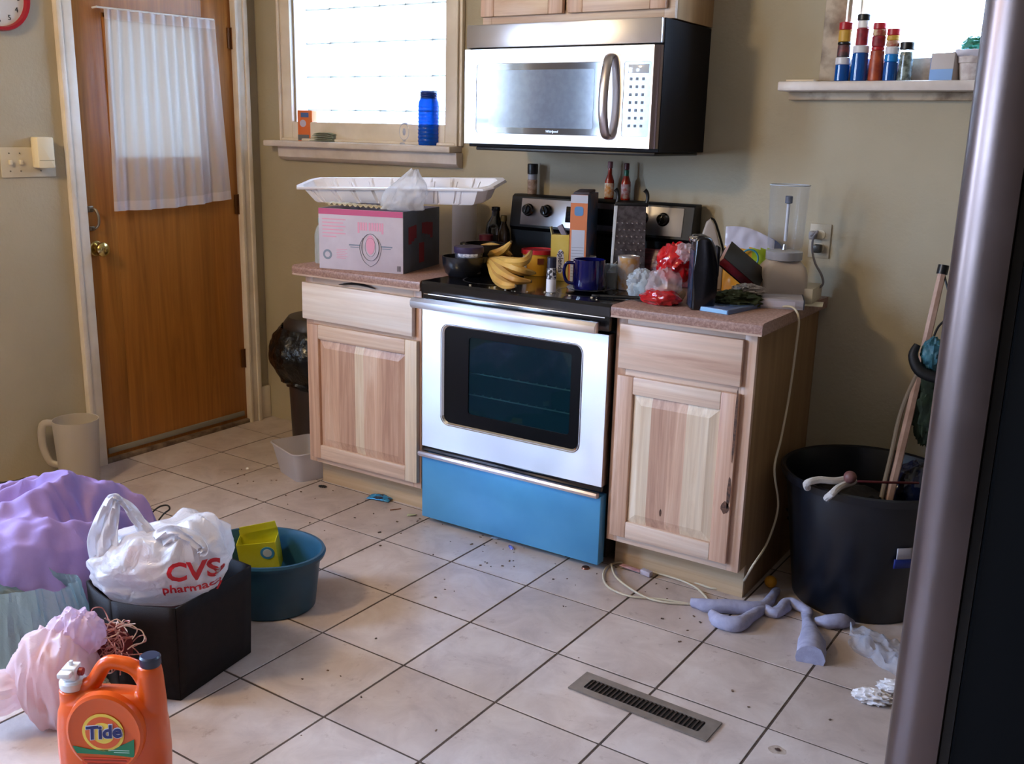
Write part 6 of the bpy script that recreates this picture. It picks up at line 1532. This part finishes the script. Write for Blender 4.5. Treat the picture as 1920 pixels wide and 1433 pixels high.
t = thing('grey_film_bag', 'grey green dry cleaning film hanging in folds at the left edge', 'plastic bag', (1.32, -2.11, 0))
b = B()
def gf(i, j):
    a = 2*PI*i; z = .27*(1-j)+.02*noise.noise(Vector((math.cos(a)*2, math.sin(a)*2, 3)))*(1-j); f = fold(Vector((math.cos(a)*4, math.sin(a)*4, j*.7)), 3)
    r = (.12+.06*j)*(1+.16*(f-.2))
    if j > .97: r *= 1.05
    v = Matrix.Rotation(T, 3, 'Z') @ Vector((r*1.15*math.cos(a), r*.6*math.sin(a), 0)); v.z = max(.003, z); return v
b.grid(gf, 160, 40, closed_u=True); b.obj('film_folds', film('grey_green_film', '93a8a8', .80, .25, .14, .5, 40, 1), t)
b = B(); blob(b, (1.30, -2.14, .13), (.10, .06, .125), 103, .15, 2, 40, 20, .003, rz=T); tag(b.obj('folded_clothes', M('clothes_olive', '5a5a4c', .9, col2='3a4a4c', scale=14)), 'olive clothes seen inside the grey film bag', 'clothes')
t = thing('pink_bag', 'pale pink translucent bag of laundry behind the orange jug', 'plastic bag', (1.60, -2.19, 0), T)
pkf = film('pink_film', 'f3dce0', .74, .4, .28, .35, 18, .6)
pkl = film('lilac_film', 'ebd0e6', .78, .4, .28, .35, 18, .6)
b = B(); blob(b, (-.01, 0, .12), (.105, .075, .125), 111, .20, 1.1, 120, 60, .002, sq=.95, stretch=(2.2, 1, .55)); b.obj('bag_body', pkf, t)
b = B(); blob(b, (-.125, -.04, .105), (.060, .05, .052), 113, .16, 1.2, 72, 36, stretch=(.6, 1, 2)); b.obj('side_bulge', pkf, t)
b = B(); blob(b, (.035, .03, .225), (.065, .045, .062), 115, .25, 1.2, 72, 36, stretch=(2.4, 1, .8)); b.obj('top_bulge', pkl, t)
b = B(); blob(b, (.0, 0, .12), (.08, .055, .10), 117, .1, 2, 40, 20, .004); b.obj('contents', M('pink_cloth', 'e0a8a4', .8), t)
raf = M('raffia_red', 'a8605c', .6, col2='d0a09a', scale=60)
rq = at(207, 1205, 'y', -2.0); t = thing('raffia_bunch', 'tangled red and cream raffia strands against the storage cube', 'raffia', tuple(at(208, 1205, 'y', -2.085)), T)
for k in range(34):
    P_ = []; a0 = rnd.uniform(0, 6.28); p = Vector((rnd.uniform(-.03, .03), rnd.uniform(-.02, .02), rnd.uniform(-.05, .05)))
    d = Vector((rnd.gauss(0, 1), rnd.gauss(0, .5), rnd.gauss(0, 1))).normalized()
    for m_ in range(9):
        P_.append(p.copy()); d = (d+Vector((rnd.gauss(0, .7), rnd.gauss(0, .4), rnd.gauss(0, .7)))-p*9).normalized(); p = p+d*.020
    B().tube(P_, .0016, 5, 3).obj('strand', raf if k % 3 else M('raffia_cream', 'd8b8ac', .6), t)
b = B(); blob(b, (0, .012, -.02), (.045, .018, .060), 121, .2, 2, 32, 16); b.obj('red_core', M('raffia_core', '6a2226', .8), t)
# black bag at the back, blue bottle and wire loop
q = at(60, 915, 'z', .10)
t = thing('black_trash_bag', 'crumpled black trash bag on the floor at the left edge', 'trash bag', (.52, -1.60, 0))
b = B(); blob(b, (0, 0, .11), (.22, .14, .11), 131, .18, 1.8, 110, 50, .002, rz=T+.1); b.obj('bag_film', M('trash_bag_black2', '12100c', .25, coat=.3, col2='1e1b14', scale=9), t)
q = at(268, 985, 'z', .20)
t = thing('blue_bottle', 'blue plastic bottle lying behind the carrier bag', 'bottle', (1.36, -1.74, .0), T+.2)
B().lathe([(0, 0), (.045, 0), (.048, .006), (.048, .13), (.03, .16), (.016, .17), (.016, .19), (0, .19)], (0, 0, 0), 28).obj('bottle_body', M('bottle_navy', '27407e', .35), t)
B().lathe(cylp(.018, .185, .205), (0, 0, 0), 20).obj('cap', white_p, t)
t = thing('small_carton', 'small green and grey carton leaning by the blue bottle', 'box', (1.29, -1.69, .0), .5)
B().box(-.03, .03, -.02, .02, 0, .24, .001).obj('carton', M('carton_greenish', '54786c', .5, col2='8a9090', scale=30), t)
q = at(300, 965, 'z', .10)
t = thing('wire_loop', 'bent black wire loop sticking out behind the carrier bag', 'wire', (q.x, q.y, .0), T)
A = Vector((q.x, q.y, 0)); Rz = Matrix.Rotation(-T, 3, 'Z')
B().tube([Rz @ (at(u, v, 'z', z)-A) for u, v, z in ((270, 985, .05), (285, 962, .09), (300, 950, .10), (314, 948, .10), (318, 955, .10), (308, 963, .09), (298, 975, .06))], .0032, 8, 5).obj('wire', blkm, t)
